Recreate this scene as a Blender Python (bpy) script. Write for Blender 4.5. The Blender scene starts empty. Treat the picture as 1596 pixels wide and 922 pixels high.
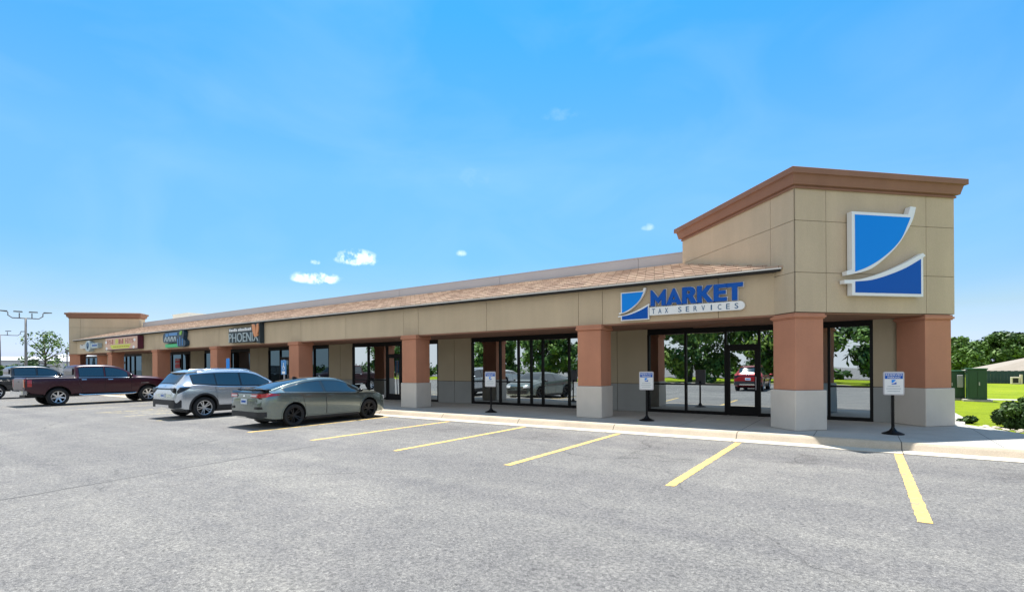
import bpy, bmesh, math, random
import numpy as np
from mathutils import Vector, Matrix
random.seed(7)
SC = bpy.context.scene
COL = SC.collection
rad = math.radians

# ------------------------------------------------------------------ camera
YAW, ROLL = 0.6023, 0.0063
cam_d = bpy.data.cameras.new('camera')
cam = bpy.data.objects.new('camera', cam_d)
COL.objects.link(cam)
cam_d.sensor_width = 36.0
cam_d.lens = 17.954
cam_d.shift_y = 0.0690
cam_d.clip_start = 0.05
cam_d.clip_end = 3000
cam.matrix_world = (Matrix.Translation((0, 0, 1.7)) @ Matrix.Rotation(YAW, 4, 'Z')
                    @ Matrix.Rotation(rad(90), 4, 'X') @ Matrix.Rotation(-ROLL, 4, 'Z'))
SC.camera = cam

# ------------------------------------------------------------------ sun, sky, exposure
SUN_DIR = Vector((-0.21, 0.24, 1.0)).normalized()      # towards the sun
sun_d = bpy.data.lights.new('sun', 'SUN')
sun_d.energy = 4.0
sun_d.angle = rad(0.5)
sun_d.color = (1.0, 0.955, 0.88)
sun = bpy.data.objects.new('sun', sun_d)
COL.objects.link(sun)
sun.rotation_euler = SUN_DIR.to_track_quat('Z', 'Y').to_euler()

SC.view_settings.view_transform = 'Standard'
SC.view_settings.look = 'None'
SC.view_settings.gamma = 1.0
SC.view_settings.use_curve_mapping = False
SC.view_settings.exposure = 1.25
SKY_STRENGTH = 0.11

world = bpy.data.worlds.new('World')
SC.world = world
world.use_nodes = True
WN, WL = world.node_tree.nodes, world.node_tree.links
WN.clear()


def wnode(kind, **kw):
    n = WN.new(kind)
    for k, v in kw.items():
        setattr(n, k, v)
    return n


def wmath(op, a, b=None, clamp=False):
    n = wnode('ShaderNodeMath', operation=op, use_clamp=clamp)
    for i, x in enumerate((a, b)):
        if x is None:
            continue
        if isinstance(x, (int, float)):
            n.inputs[i].default_value = x
        else:
            WL.new(x, n.inputs[i])
    return n.outputs[0]


def wdot(a, vec):
    n = wnode('ShaderNodeVectorMath', operation='DOT_PRODUCT')
    WL.new(a, n.inputs[0])
    n.inputs[1].default_value = vec
    return n.outputs['Value']


sky = wnode('ShaderNodeTexSky', sky_type='NISHITA')
sky.sun_disc = False
sky.sun_elevation = math.asin(SUN_DIR.z)
sky.sun_rotation = math.atan2(SUN_DIR.x, SUN_DIR.y)
sky.air_density = 1.0
sky.dust_density = 0.3
sky.ozone_density = 1.0
hsv = wnode('ShaderNodeHueSaturation')
hsv.inputs['Hue'].default_value = 0.485
hsv.inputs['Saturation'].default_value = 1.22
hsv.inputs['Value'].default_value = 1.0
WL.new(sky.outputs[0], hsv.inputs['Color'])
geo = wnode('ShaderNodeTexCoord')
dirv = geo.outputs['Generated']
# small fair-weather clouds: (azimuth from +Y towards +X, elevation, half width, half height, density), degrees
mask = None
CLOUDS = [(-51.3, 11.4, 2.5, 1.25, 1.0), (-55.4, 9.2, 2.8, 1.0, 0.95), (-55.6, 10.8, 1.1, 0.42, 0.7),
          (-38.6, 20.0, 2.4, 1.6, 0.035), (-29.0, 26.0, 2.2, 0.9, 0.05), (-40.1, 12.4, 0.7, 0.5, 0.3),
          (-19.6, 14.6, 0.8, 0.6, 0.2)]
nz = wnode('ShaderNodeTexNoise')
nz.inputs['Scale'].default_value = 34
nz.inputs['Detail'].default_value = 10
nz.inputs['Roughness'].default_value = 0.62
WL.new(dirv, nz.inputs['Vector'])
for az, el, hw, hh, dens in CLOUDS:
    a, e = rad(az), rad(el)
    t = Vector((math.cos(a), -math.sin(a), 0))
    c = Vector((math.sin(a) * math.cos(e), math.cos(a) * math.cos(e), math.sin(e)))
    u = t.cross(c)
    if u.z < 0:
        u = -u
    x = wmath('DIVIDE', wdot(dirv, t), rad(hw))
    y0 = wmath('SUBTRACT', wdot(dirv, u), u.dot(c))
    y = wmath('DIVIDE', y0, rad(hh))
    below = wmath('LESS_THAN', y, 0.0)
    yy = wmath('MULTIPLY', y, wmath('ADD', wmath('MULTIPLY', below, 0.7), 1.0))
    r2 = wmath('ADD', wmath('MULTIPLY', x, x), wmath('MULTIPLY', yy, yy))
    front = wmath('GREATER_THAN', wdot(dirv, c), 0.5)
    f = wmath('SUBTRACT', 1.0, r2)
    nn = wmath('MULTIPLY', wmath('SUBTRACT', nz.outputs[0], 0.53), 6.4)
    g = wmath('MULTIPLY', wmath('ADD', f, nn), 0.62, clamp=True)
    g = wmath('MULTIPLY', wmath('MULTIPLY', g, wmath('MULTIPLY', f, 1.5, clamp=True)), dens)
    g = wmath('MULTIPLY', g, front)
    mask = g if mask is None else wmath('MAXIMUM', mask, g)
# clouds go over the finished sky colour
mix = wnode('ShaderNodeMix', data_type='RGBA')
# the part of the sky ahead is deep blue; behind the viewer a pale veil is added to warm and brighten the facade
sep = wnode('ShaderNodeSeparateXYZ')
WL.new(dirv, sep.inputs[0])
rmp = wnode('ShaderNodeValToRGB')
els = rmp.color_ramp.elements
for p_, c_ in ((.0, (.36, .47, .95)), (.05, (.42, .46, .68)), (.09, (.45, .455, .53)), (.2, (.40, .53, .68)), (.33, (.52, .66, .8)), (.57, (.235, .68, .82))):
    e_ = els.new(p_) if p_ not in (0.0,) else els[0]
    e_.position = p_; e_.color = (*c_, 1)
els[-1].position = 1.0; els[-1].color = (.22, .65, .80, 1)
WL.new(sep.outputs['Z'], rmp.inputs[0])
tint = wnode('ShaderNodeMix', data_type='RGBA', blend_type='MULTIPLY')
tint.inputs['Factor'].default_value = 1.0
WL.new(hsv.outputs[0], tint.inputs[6]); WL.new(rmp.outputs[0], tint.inputs[7])
wis = wnode('ShaderNodeTexNoise')
wis.inputs['Scale'].default_value = 3.2; wis.inputs['Detail'].default_value = 6; wis.inputs['Distortion'].default_value = 0.8
wmp = wnode('ShaderNodeMapping'); wmp.inputs['Scale'].default_value = (1, 1, 2.2)
WL.new(dirv, wmp.inputs['Vector']); WL.new(wmp.outputs[0], wis.inputs['Vector'])
wv = wnode('ShaderNodeMapRange')
wv.inputs['From Min'].default_value = 0.42; wv.inputs['From Max'].default_value = 0.75; wv.inputs['To Max'].default_value = 0.14
WL.new(wis.outputs[0], wv.inputs['Value'])
thin = wnode('ShaderNodeMix', data_type='RGBA')
WL.new(wv.outputs[0], thin.inputs['Factor']); WL.new(tint.outputs[2], thin.inputs[6]); thin.inputs[7].default_value = (2.6, 3.6, 4.2, 1)
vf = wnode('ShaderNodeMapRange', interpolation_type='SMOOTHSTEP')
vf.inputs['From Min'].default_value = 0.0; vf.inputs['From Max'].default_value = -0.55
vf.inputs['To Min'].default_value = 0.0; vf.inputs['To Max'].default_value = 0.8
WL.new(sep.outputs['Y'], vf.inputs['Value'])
fill_veil = wnode('ShaderNodeMix', data_type='RGBA')
WL.new(vf.outputs[0], fill_veil.inputs['Factor'])
WL.new(thin.outputs[2], fill_veil.inputs[6])
fill_veil.inputs[7].default_value = (4.0, 4.15, 4.2, 1)
WL.new(mask, mix.inputs['Factor'])
WL.new(fill_veil.outputs[2], mix.inputs[6])
mix.inputs[7].default_value = (8.2, 8.2, 8.0, 1)
bg = wnode('ShaderNodeBackground')
bg.inputs['Strength'].default_value = SKY_STRENGTH
WL.new(mix.outputs[2], bg.inputs['Color'])
wo = wnode('ShaderNodeOutputWorld')
WL.new(bg.outputs[0], wo.inputs['Surface'])

# ------------------------------------------------------------------ materials
MATS = {}


def material(name, color, rough=0.8, metallic=0.0, var=0.0, vscale=3.0, bump=0.0, bscale=60.0,
             spec=None, coat=0.0, ior=None, fine=0.0, fscale=80.0, streak=0.0, emit=None):
    if name in MATS:
        return MATS[name]
    m = bpy.data.materials.new(name)
    m.use_nodes = True
    N, L = m.node_tree.nodes, m.node_tree.links
    b = N['Principled BSDF']
    b.inputs['Base Color'].default_value = (*color, 1)
    b.inputs['Roughness'].default_value = rough
    b.inputs['Metallic'].default_value = metallic
    if spec is not None:
        b.inputs['Specular IOR Level'].default_value = spec
    if ior:
        b.inputs['IOR'].default_value = ior
    if coat:
        b.inputs['Coat Weight'].default_value = coat
        b.inputs['Coat Roughness'].default_value = 0.03
    if emit:
        b.inputs['Emission Color'].default_value = (*color, 1)
        b.inputs['Emission Strength'].default_value = emit
    tc = N.new('ShaderNodeTexCoord')
    fac = None

    def noise(scale, detail=5, vec=None):
        n = N.new('ShaderNodeTexNoise')
        n.inputs['Scale'].default_value = scale
        n.inputs['Detail'].default_value = detail
        n.inputs['Roughness'].default_value = 0.6
        L.new(vec if vec is not None else tc.outputs['Object'], n.inputs['Vector'])
        return n.outputs[0]

    def mth(op, a, c):
        n = N.new('ShaderNodeMath')
        n.operation = op
        for i, x in enumerate((a, c)):
            if isinstance(x, (int, float)):
                n.inputs[i].default_value = x
            else:
                L.new(x, n.inputs[i])
        return n.outputs[0]
    for amt, sc, det in ((var, vscale, 5), (fine, fscale, 3)):
        if amt:
            t = mth('ADD', 1.0, mth('MULTIPLY', mth('SUBTRACT', noise(sc, det), 0.5), amt * 2.6))
            fac = t if fac is None else mth('MULTIPLY', fac, t)
    if streak:
        mp = N.new('ShaderNodeMapping')
        mp.inputs['Scale'].default_value = (1.7, 1.7, 0.22)
        L.new(tc.outputs['Object'], mp.inputs['Vector'])
        t = mth('ADD', 1.0, mth('MULTIPLY', mth('SUBTRACT', noise(1.0, 6, mp.outputs[0]), 0.5), streak * 2.6))
        fac = t if fac is None else mth('MULTIPLY', fac, t)
    if fac is not None:
        v = N.new('ShaderNodeVectorMath')
        v.operation = 'SCALE'
        v.inputs[0].default_value = color
        L.new(fac, v.inputs['Scale'])
        L.new(v.outputs[0], b.inputs['Base Color'])
    if bump:
        bp = N.new('ShaderNodeBump')
        bp.inputs['Strength'].default_value = bump
        bp.inputs['Distance'].default_value = 0.02
        L.new(noise(bscale, 4), bp.inputs['Height'])
        L.new(bp.outputs[0], b.inputs['Normal'])
    MATS[name] = m
    return m


M_TAN = material('stucco_tan', (0.54, 0.43, 0.30), 0.9, var=0.09, vscale=0.7, bump=0.6, bscale=60, fine=0.09, fscale=40, streak=0.13)
M_TERRA = material('stucco_terracotta', (0.49, 0.22, 0.135), 0.9, var=0.12, vscale=1.2, bump=0.45, bscale=70, fine=0.08, fscale=45, streak=0.12)
M_BROWN = material('cornice_brown', (0.265, 0.135, 0.088), 0.85, var=0.12, vscale=1.0, bump=0.2, bscale=60, streak=0.10)
M_STONE = material('base_grey', (0.56, 0.52, 0.47), 0.9, var=0.10, vscale=1.6, bump=0.35, bscale=70, fine=0.05, streak=0.05)
M_WALLLOW = material('wall_grey_shaded', (0.28, 0.29, 0.285), 0.9, var=0.10, vscale=1.6, bump=0.35, bscale=70, fine=0.05, streak=0.06)  # grey lower band, darkened: canopy shade is put into the colour
M_WALLUP = material('wall_tan_shaded', (0.40, 0.335, 0.235), 0.9, var=0.07, vscale=0.9, bump=0.35, bscale=90, fine=0.05, streak=0.05)  # tan stucco darkened for the shade under the canopy
M_JOINT = material('joint_dark', (0.16, 0.125, 0.09), 0.9)
M_BLACK = material('black_aluminium', (0.005, 0.005, 0.006), 0.45, spec=0.2)
M_DARK = material('dark_void', (0.01, 0.01, 0.012), 0.7)
M_METAL = material('parapet_metal', (0.40, 0.395, 0.425), 0.55, var=0.05, vscale=0.8)
M_WHITEMETAL = material('flashing_white', (0.72, 0.71, 0.68), 0.5)
M_WHITE = material('sign_white', (0.78, 0.79, 0.80), 0.4)
M_BLUE1 = material('sign_light_blue', (0.0, 0.24, 0.80), 0.35, spec=0.25)
M_BLUE2 = material('sign_royal_blue', (0.0, 0.085, 0.42), 0.35, spec=0.25)
M_CREAM = material('cream_panel', (0.66, 0.58, 0.45), 0.7, var=0.05, vscale=2)

# mirror-like tinted shop glass
m = bpy.data.materials.new('shop_glass')
m.use_nodes = True
N, L = m.node_tree.nodes, m.node_tree.links
N.clear()
g1 = N.new('ShaderNodeBsdfGlossy'); g1.inputs['Color'].default_value = (0.80, 0.87, 0.90, 1); g1.inputs['Roughness'].default_value = 0.0
d1 = N.new('ShaderNodeBsdfDiffuse'); d1.inputs['Color'].default_value = (0.008, 0.009, 0.01, 1)
fz = N.new('ShaderNodeFresnel'); fz.inputs['IOR'].default_value = 1.9
mr = N.new('ShaderNodeMapRange'); mr.inputs['From Min'].default_value = 0.0; mr.inputs['From Max'].default_value = 0.5
mr.inputs['To Min'].default_value = 0.62; mr.inputs['To Max'].default_value = 1.0
L.new(fz.outputs[0], mr.inputs['Value'])
mx = N.new('ShaderNodeMixShader')
L.new(mr.outputs[0], mx.inputs[0]); L.new(d1.outputs[0], mx.inputs[1]); L.new(g1.outputs[0], mx.inputs[2])
tcg = N.new('ShaderNodeTexCoord')
nzg = N.new('ShaderNodeTexNoise'); nzg.inputs['Scale'].default_value = 0.9; nzg.inputs['Detail'].default_value = 1
bpg = N.new('ShaderNodeBump'); bpg.inputs['Strength'].default_value = 0.08; bpg.inputs['Distance'].default_value = 0.05
L.new(tcg.outputs['Object'], nzg.inputs['Vector']); L.new(nzg.outputs[0], bpg.inputs['Height']); L.new(bpg.outputs[0], g1.inputs['Normal'])
om = N.new('ShaderNodeOutputMaterial'); L.new(mx.outputs[0], om.inputs['Surface'])
M_GLASS = m


M_GLASS_DARK = M_GLASS.copy(); M_GLASS_DARK.name = 'dark_shop_glass'
for nd in M_GLASS_DARK.node_tree.nodes:
    if nd.type == 'MAP_RANGE':
        nd.inputs['To Min'].default_value = 0.06; nd.inputs['To Max'].default_value = 0.75
    if nd.type == 'BSDF_GLOSSY':
        nd.inputs['Color'].default_value = (0.30, 0.46, 0.56, 1)


def node_mat(name):
    m = bpy.data.materials.new(name)
    m.use_nodes = True
    return m, m.node_tree.nodes, m.node_tree.links, m.node_tree.nodes['Principled BSDF']


def ramp(N, L, src, stops):
    r = N.new('ShaderNodeValToRGB')
    while len(r.color_ramp.elements) < len(stops):
        r.color_ramp.elements.new(0.5)
    for e, (p, c) in zip(r.color_ramp.elements, stops):
        e.position = p
        e.color = (*c, 1) if len(c) == 3 else c
    L.new(src, r.inputs[0])
    return r.outputs[0]


def nnoise(N, L, vec, scale, detail=4, rough=0.6, dist=0.0):
    n = N.new('ShaderNodeTexNoise')
    n.inputs['Scale'].default_value = scale
    n.inputs['Detail'].default_value = detail
    n.inputs['Roughness'].default_value = rough
    n.inputs['Distortion'].default_value = dist
    L.new(vec, n.inputs['Vector'])
    return n.outputs[0]


def mixc(N, L, fac, a, b, mode='MIX'):
    n = N.new('ShaderNodeMix')
    n.data_type = 'RGBA'
    n.blend_type = mode
    for s, x in ((0, fac), (6, a), (7, b)):
        if isinstance(x, (int, float)):
            n.inputs[s].default_value = x
        elif isinstance(x, tuple):
            n.inputs[s].default_value = (*x, 1)
        else:
            L.new(x, n.inputs[s])
    return n.outputs[2]


# asphalt: sun-bleached, patchy, with fine aggregate and cracks
m, N, L, b = node_mat('asphalt')
tc = N.new('ShaderNodeTexCoord'); V = tc.outputs['Object']
big = ramp(N, L, nnoise(N, L, V, 0.22, 6, 0.65, 0.6), [(0.30, (0.138, 0.136, 0.134)), (0.52, (0.158, 0.155, 0.151)), (0.68, (0.195, 0.19, 0.18)), (0.78, (0.235, 0.228, 0.212))])
fin = ramp(N, L, nnoise(N, L, V, 26, 5, 0.85, 0.6), [(0.32, (0.38, 0.38, 0.39)), (0.5, (0.97, 0.97, 0.98)), (0.67, (1.75, 1.73, 1.68))])
c = mixc(N, L, 1.0, big, fin, 'MULTIPLY')
g2 = ramp(N, L, nnoise(N, L, V, 85, 3, 0.8), [(0.34, (0.6, 0.6, 0.6)), (0.5, (1, 1, 1)), (0.66, (1.45, 1.44, 1.42))])
c = mixc(N, L, 1.0, c, g2, 'MULTIPLY')
med = ramp(N, L, nnoise(N, L, V, 3.2, 5, 0.7, 0.4), [(0.3, (0.86, 0.86, 0.88)), (0.7, (1.14, 1.13, 1.11))])
c = mixc(N, L, 1.0, c, med, 'MULTIPLY')
# tyre-polished bands run along the lot
mp = N.new('ShaderNodeMapping'); mp.inputs['Scale'].default_value = (0.03, 0.8, 1); L.new(V, mp.inputs['Vector'])
band = ramp(N, L, nnoise(N, L, mp.outputs[0], 1.0, 3), [(0.35, (0.9, 0.9, 0.92)), (0.65, (1.1, 1.1, 1.08))])
c = mixc(N, L, 1.0, c, band, 'MULTIPLY')
# cracks
dn = N.new('ShaderNodeTexNoise'); dn.inputs['Scale'].default_value = 0.9; dn.inputs['Detail'].default_value = 6; L.new(V, dn.inputs['Vector'])
va = N.new('ShaderNodeVectorMath'); va.operation = 'MULTIPLY_ADD'
L.new(dn.outputs[1], va.inputs[0]); va.inputs[1].default_value = (1.1, 1.1, 0); L.new(V, va.inputs[2])
vo = N.new('ShaderNodeTexVoronoi'); vo.feature = 'DISTANCE_TO_EDGE'; vo.inputs['Scale'].default_value = 0.16
L.new(va.outputs[0], vo.inputs['Vector'])
ck = ramp(N, L, vo.outputs['Distance'], [(0.0, (0.55, 0.55, 0.56)), (0.0045, (1, 1, 1))])
# oil drips where cars stand
sp = N.new('ShaderNodeSeparateXYZ'); L.new(V, sp.inputs[0])
def am(op, a, q=None, r=None):
    n = N.new('ShaderNodeMath'); n.operation = op
    for i_, x_ in enumerate((a, q, r)):
        if x_ is None: continue
        if isinstance(x_, (int, float)): n.inputs[i_].default_value = x_
        else: L.new(x_, n.inputs[i_])
    return n.outputs[0]
dx = am('SUBTRACT', am('FLOORED_MODULO', am('ADD', sp.outputs[0], 2.8085 * 60 - 0.541), 2.8085), 1.40)
dy = am('MULTIPLY', am('SUBTRACT', sp.outputs[1], 10.6), 0.42)
rr_ = am('SQRT', am('ADD', am('MULTIPLY', dx, dx), am('MULTIPLY', dy, dy)))
sn = nnoise(N, L, V, 3.4, 5, 0.75)
st = am('ADD', am('SUBTRACT', 0.62, rr_), am('MULTIPLY', am('SUBTRACT', sn, 0.5), 2.4))
oil = ramp(N, L, st, [(0.30, (1, 1, 1)), (0.62, (0.80, 0.79, 0.79))])
c = mixc(N, L, 1.0, c, oil, 'MULTIPLY')
ckm = ramp(N, L, nnoise(N, L, V, 0.35, 3), [(0.45, (0, 0, 0)), (0.6, (1, 1, 1))])
c = mixc(N, L, ckm, c, mixc(N, L, 1.0, c, ck, 'MULTIPLY'))
L.new(c, b.inputs['Base Color'])
b.inputs['Roughness'].default_value = 0.92
b.inputs['Specular IOR Level'].default_value = 0.25
bp = N.new('ShaderNodeBump'); bp.inputs['Strength'].default_value = 0.8; bp.inputs['Distance'].default_value = 0.014
L.new(nnoise(N, L, V, 46, 4, 0.75), bp.inputs['Height']); L.new(bp.outputs[0], b.inputs['Normal'])
M_ASPHALT = m

# concrete
def concrete(name, col, joint=0.0, axis=0, jw=0.012):
    m, N, L, b = node_mat(name)
    tc = N.new('ShaderNodeTexCoord'); V = tc.outputs['Object']
    c = ramp(N, L, nnoise(N, L, V, 0.9, 6, 0.7, 0.3), [(0.3, tuple(x * 0.84 for x in col)), (0.7, tuple(x * 1.12 for x in col))])
    f = ramp(N, L, nnoise(N, L, V, 55, 3, 0.7), [(0.3, (0.86, 0.86, 0.86)), (0.7, (1.12, 1.12, 1.12))])
    c = mixc(N, L, 1.0, c, f, 'MULTIPLY')
    if joint:
        sp = N.new('ShaderNodeSeparateXYZ'); L.new(V, sp.inputs[0])
        def mm(op, a, q):
            n = N.new('ShaderNodeMath'); n.operation = op
            L.new(a, n.inputs[0]); n.inputs[1].default_value = q
            return n.outputs[0]
        t = mm('LESS_THAN', mm('FLOORED_MODULO', mm('ADD', sp.outputs[axis], 300.35), joint), jw)
        c = mixc(N, L, t, c, tuple(x * 0.25 for x in col))
    L.new(c, b.inputs['Base Color'])
    b.inputs['Roughness'].default_value = 0.9
    bp = N.new('ShaderNodeBump'); bp.inputs['Strength'].default_value = 0.25; bp.inputs['Distance'].default_value = 0.01
    L.new(nnoise(N, L, V, 60, 3), bp.inputs['Height']); L.new(bp.outputs[0], b.inputs['Normal'])
    return m


M_WALK = concrete('sidewalk_concrete', (0.37, 0.36, 0.335), 1.52, 0, 0.014)
M_KERB = concrete('kerb_concrete', (0.46, 0.385, 0.295), 3.04, 0, 0.02)
M_GUTTER = concrete('gutter_concrete', (0.52, 0.47, 0.39), 3.04, 0, 0.02)

# faded yellow paint
m, N, L, b = node_mat('yellow_line_paint')
tc = N.new('ShaderNodeTexCoord'); V = tc.outputs['Object']
w = ramp(N, L, nnoise(N, L, V, 9, 6, 0.75, 0.5), [(0.38, (0, 0, 0)), (0.52, (1, 1, 1))])
c = mixc(N, L, w, (0.24, 0.21, 0.15), (0.68, 0.455, 0.12))
f = ramp(N, L, nnoise(N, L, V, 40, 3), [(0.3, (0.85, 0.85, 0.85)), (0.7, (1.1, 1.1, 1.1))])
L.new(mixc(N, L, 1.0, c, f, 'MULTIPLY'), b.inputs['Base Color'])
b.inputs['Roughness'].default_value = 0.85
M_YELLOW = m
m, N, L, b = node_mat('worn_yellow_paint')
tc = N.new('ShaderNodeTexCoord'); V = tc.outputs['Object']
w = ramp(N, L, nnoise(N, L, V, 6, 6, 0.8, 0.6), [(0.45, (0, 0, 0)), (0.6, (1, 1, 1))])
L.new(mixc(N, L, w, (0.22, 0.215, 0.20), (0.55, 0.44, 0.20)), b.inputs['Base Color'])
b.inputs['Roughness'].default_value = 0.9
M_YELLOW_WORN = m

# grass
m, N, L, b = node_mat('lawn_grass')
tc = N.new('ShaderNodeTexCoord'); V = tc.outputs['Object']
c = ramp(N, L, nnoise(N, L, V, 0.35, 6, 0.7), [(0.3, (0.14, 0.20, 0.010)), (0.55, (0.21, 0.28, 0.012)), (0.75, (0.29, 0.32, 0.022))])
f = ramp(N, L, nnoise(N, L, V, 14, 5, 0.8), [(0.25, (0.6, 0.62, 0.6)), (0.75, (1.35, 1.3, 1.2))])
L.new(mixc(N, L, 1.0, c, f, 'MULTIPLY'), b.inputs['Base Color'])
b.inputs['Roughness'].default_value = 0.9
b.inputs['Specular IOR Level'].default_value = 0.1
bp = N.new('ShaderNodeBump'); bp.inputs['Strength'].default_value = 0.8; bp.inputs['Distance'].default_value = 0.06
L.new(nnoise(N, L, V, 22, 5, 0.8), bp.inputs['Height']); L.new(bp.outputs[0], b.inputs['Normal'])
M_GRASS = m

# roof tiles
m, N, L, b = node_mat('roof_tile')
tc = N.new('ShaderNodeTexCoord'); V = tc.outputs['Object']
bt = N.new('ShaderNodeTexBrick')
bt.inputs['Scale'].default_value = 1.0
bt.inputs['Brick Width'].default_value = 0.28; bt.inputs['Row Height'].default_value = 0.4111
bt.inputs['Mortar Size'].default_value = 0.006; bt.offset = 0.5
bt.inputs['Color1'].default_value = (0.0, 0, 0, 1); bt.inputs['Color2'].default_value = (1, 1, 1, 1); bt.inputs['Mortar'].default_value = (0.3, 0.3, 0.3, 1)
L.new(V, bt.inputs['Vector'])
c = ramp(N, L, bt.outputs['Color'], [(0.0, (0.37, 0.262, 0.20)), (0.5, (0.47, 0.35, 0.275)), (1.0, (0.56, 0.44, 0.345))])
c = mixc(N, L, bt.outputs['Fac'], c, (0.10, 0.07, 0.05))
f = ramp(N, L, nnoise(N, L, V, 1.3, 5, 0.7), [(0.3, (0.85, 0.82, 0.8)), (0.7, (1.15, 1.12, 1.08))])
c = mixc(N, L, 1.0, c, f, 'MULTIPLY')
L.new(c, b.inputs['Base Color'])
b.inputs['Roughness'].default_value = 0.85
M_TILE = m


# ------------------------------------------------------------------ mesh helpers
class MB:
    """collects shapes and links them as one mesh"""
    def __init__(s):
        s.v, s.f, s.mi, s.mats = [], [], [], []

    def m(s, mat):
        if mat not in s.mats:
            s.mats.append(mat)
        return s.mats.index(mat)

    def add(s, verts, faces, mat):
        o = len(s.v); k = s.m(mat)
        s.v += [tuple(p) for p in verts]
        for f in faces:
            s.f.append([i + o for i in f]); s.mi.append(k)

    def box(s, x0, x1, y0, y1, z0, z1, mat):
        s.add([(x0, y0, z0), (x1, y0, z0), (x1, y1, z0), (x0, y1, z0), (x0, y0, z1), (x1, y0, z1), (x1, y1, z1), (x0, y1, z1)],
              [(0, 3, 2, 1), (4, 5, 6, 7), (0, 1, 5, 4), (1, 2, 6, 5), (2, 3, 7, 6), (3, 0, 4, 7)], mat)

    def obox(s, B, u0, u1, v0, v1, n0, n1, mat):
        """box in a plane basis B = (origin, u, v, n)"""
        P = [B_at(B, u, v, n) for n in (n0, n1) for u, v in ((u0, v0), (u1, v0), (u1, v1), (u0, v1))]
        s.add(P, [(0, 3, 2, 1), (4, 5, 6, 7), (0, 1, 5, 4), (1, 2, 6, 5), (2, 3, 7, 6), (3, 0, 4, 7)], mat)

    def prism(s, B, pts, n0, n1, mat, side=None):
        k = len(pts)
        P = [B_at(B, u, v, n0) for u, v in pts] + [B_at(B, u, v, n1) for u, v in pts]
        s.add(P, [list(range(k))[::-1], list(range(k, 2 * k))], mat)
        s.add(P, [(i, (i + 1) % k, k + (i + 1) % k, k + i) for i in range(k)], side or mat)

    def tube(s, pts, radii, mat, n=10, caps=True):
        pts = [Vector(p) for p in pts]
        if isinstance(radii, (int, float)):
            radii = [radii] * len(pts)
        V, F = [], []
        for i, p in enumerate(pts):
            d = (pts[min(i + 1, len(pts) - 1)] - pts[max(i - 1, 0)]).normalized()
            a = d.cross(Vector((0, 0, 1)))
            if a.length < 1e-3:
                a = d.cross(Vector((0, 1, 0)))
            a.normalize(); c = d.cross(a)
            for k in range(n):
                t = 2 * math.pi * k / n
                V.append(p + (a * math.cos(t) + c * math.sin(t)) * radii[i])
        for i in range(len(pts) - 1):
            for k in range(n):
                F.append((i * n + k, i * n + (k + 1) % n, (i + 1) * n + (k + 1) % n, (i + 1) * n + k))
        if caps:
            F.append(list(range(n))[::-1]); F.append([(len(pts) - 1) * n + k for k in range(n)])
        s.add(V, F, mat)

    def lathe(s, prof, mat, n=24, axis='z', origin=(0, 0, 0)):
        """prof: (radius, height) pairs"""
        V, F = [], []
        for r, h in prof:
            for k in range(n):
                t = 2 * math.pi * k / n
                p = (r * math.cos(t), r * math.sin(t), h) if axis == 'z' else (h, r * math.cos(t), r * math.sin(t))
                V.append((p[0] + origin[0], p[1] + origin[1], p[2] + origin[2]))
        for i in range(len(prof) - 1):
            for k in range(n):
                F.append((i * n + k, i * n + (k + 1) % n, (i + 1) * n + (k + 1) % n, (i + 1) * n + k))
        s.add(V, F, mat)

    def build(s, name, parent=None, smooth=False, bevel=0.0, autosmooth=None, fixn=True):
        me = bpy.data.meshes.new(name)
        me.from_pydata(s.v, [], s.f)
        for mt in s.mats:
            me.materials.append(mt)
        me.polygons.foreach_set('material_index', s.mi)
        if fixn:
            bm = bmesh.new(); bm.from_mesh(me)
            bmesh.ops.recalc_face_normals(bm, faces=bm.faces)
            bm.to_mesh(me); bm.free()
        me.polygons.foreach_set('use_smooth', [smooth] * len(me.polygons))
        if autosmooth:
            me.polygons.foreach_set('use_smooth', [True] * len(me.polygons))
            me.set_sharp_from_angle(angle=rad(autosmooth))
        me.update()
        o = bpy.data.objects.new(name, me)
        COL.objects.link(o)
        if parent is not None:
            o.parent = parent
        if bevel:
            bv = o.modifiers.new('bevel', 'BEVEL'); bv.width = bevel; bv.segments = 2; bv.limit_method = 'ANGLE'
        return o


def B_at(B, u, v, n=0.0):
    o, bu, bv, bn = B
    return tuple(o[i] + bu[i] * u + bv[i] * v + bn[i] * n for i in range(3))


def tag(o, label=None, cat=None, group=None, kind=None):
    if label: o['label'] = label
    if cat: o['category'] = cat
    if group: o['group'] = group
    if kind: o['kind'] = kind
    return o


def thing(name, label, cat, loc=(0, 0, 0), rz=0.0, group=None):
    o = bpy.data.objects.new(name, None)
    o.empty_display_size = 0.3
    COL.objects.link(o)
    o.location = loc; o.rotation_euler = (0, 0, rz)
    return tag(o, label, cat, group)


def copy_tree(o, parent=None):
    c = o.copy(); COL.objects.link(c)
    if parent is not None:
        c.parent = parent
    for ch in list(o.children):
        copy_tree(ch, c)
    return c


def curve_mesh(loops, extrude=0.0, offset=0.0, bevel=0.0):
    cu = bpy.data.curves.new('outline', 'CURVE')
    cu.dimensions = '2D'; cu.fill_mode = 'BOTH'
    cu.extrude = extrude; cu.offset = offset; cu.bevel_depth = bevel
    for lp in loops:
        sp = cu.splines.new('POLY'); sp.points.add(len(lp) - 1)
        for p, (x, y) in zip(sp.points, lp):
            p.co = (x, y, 0, 1)
        sp.use_cyclic_u = True
    return data_mesh(cu)


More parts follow.
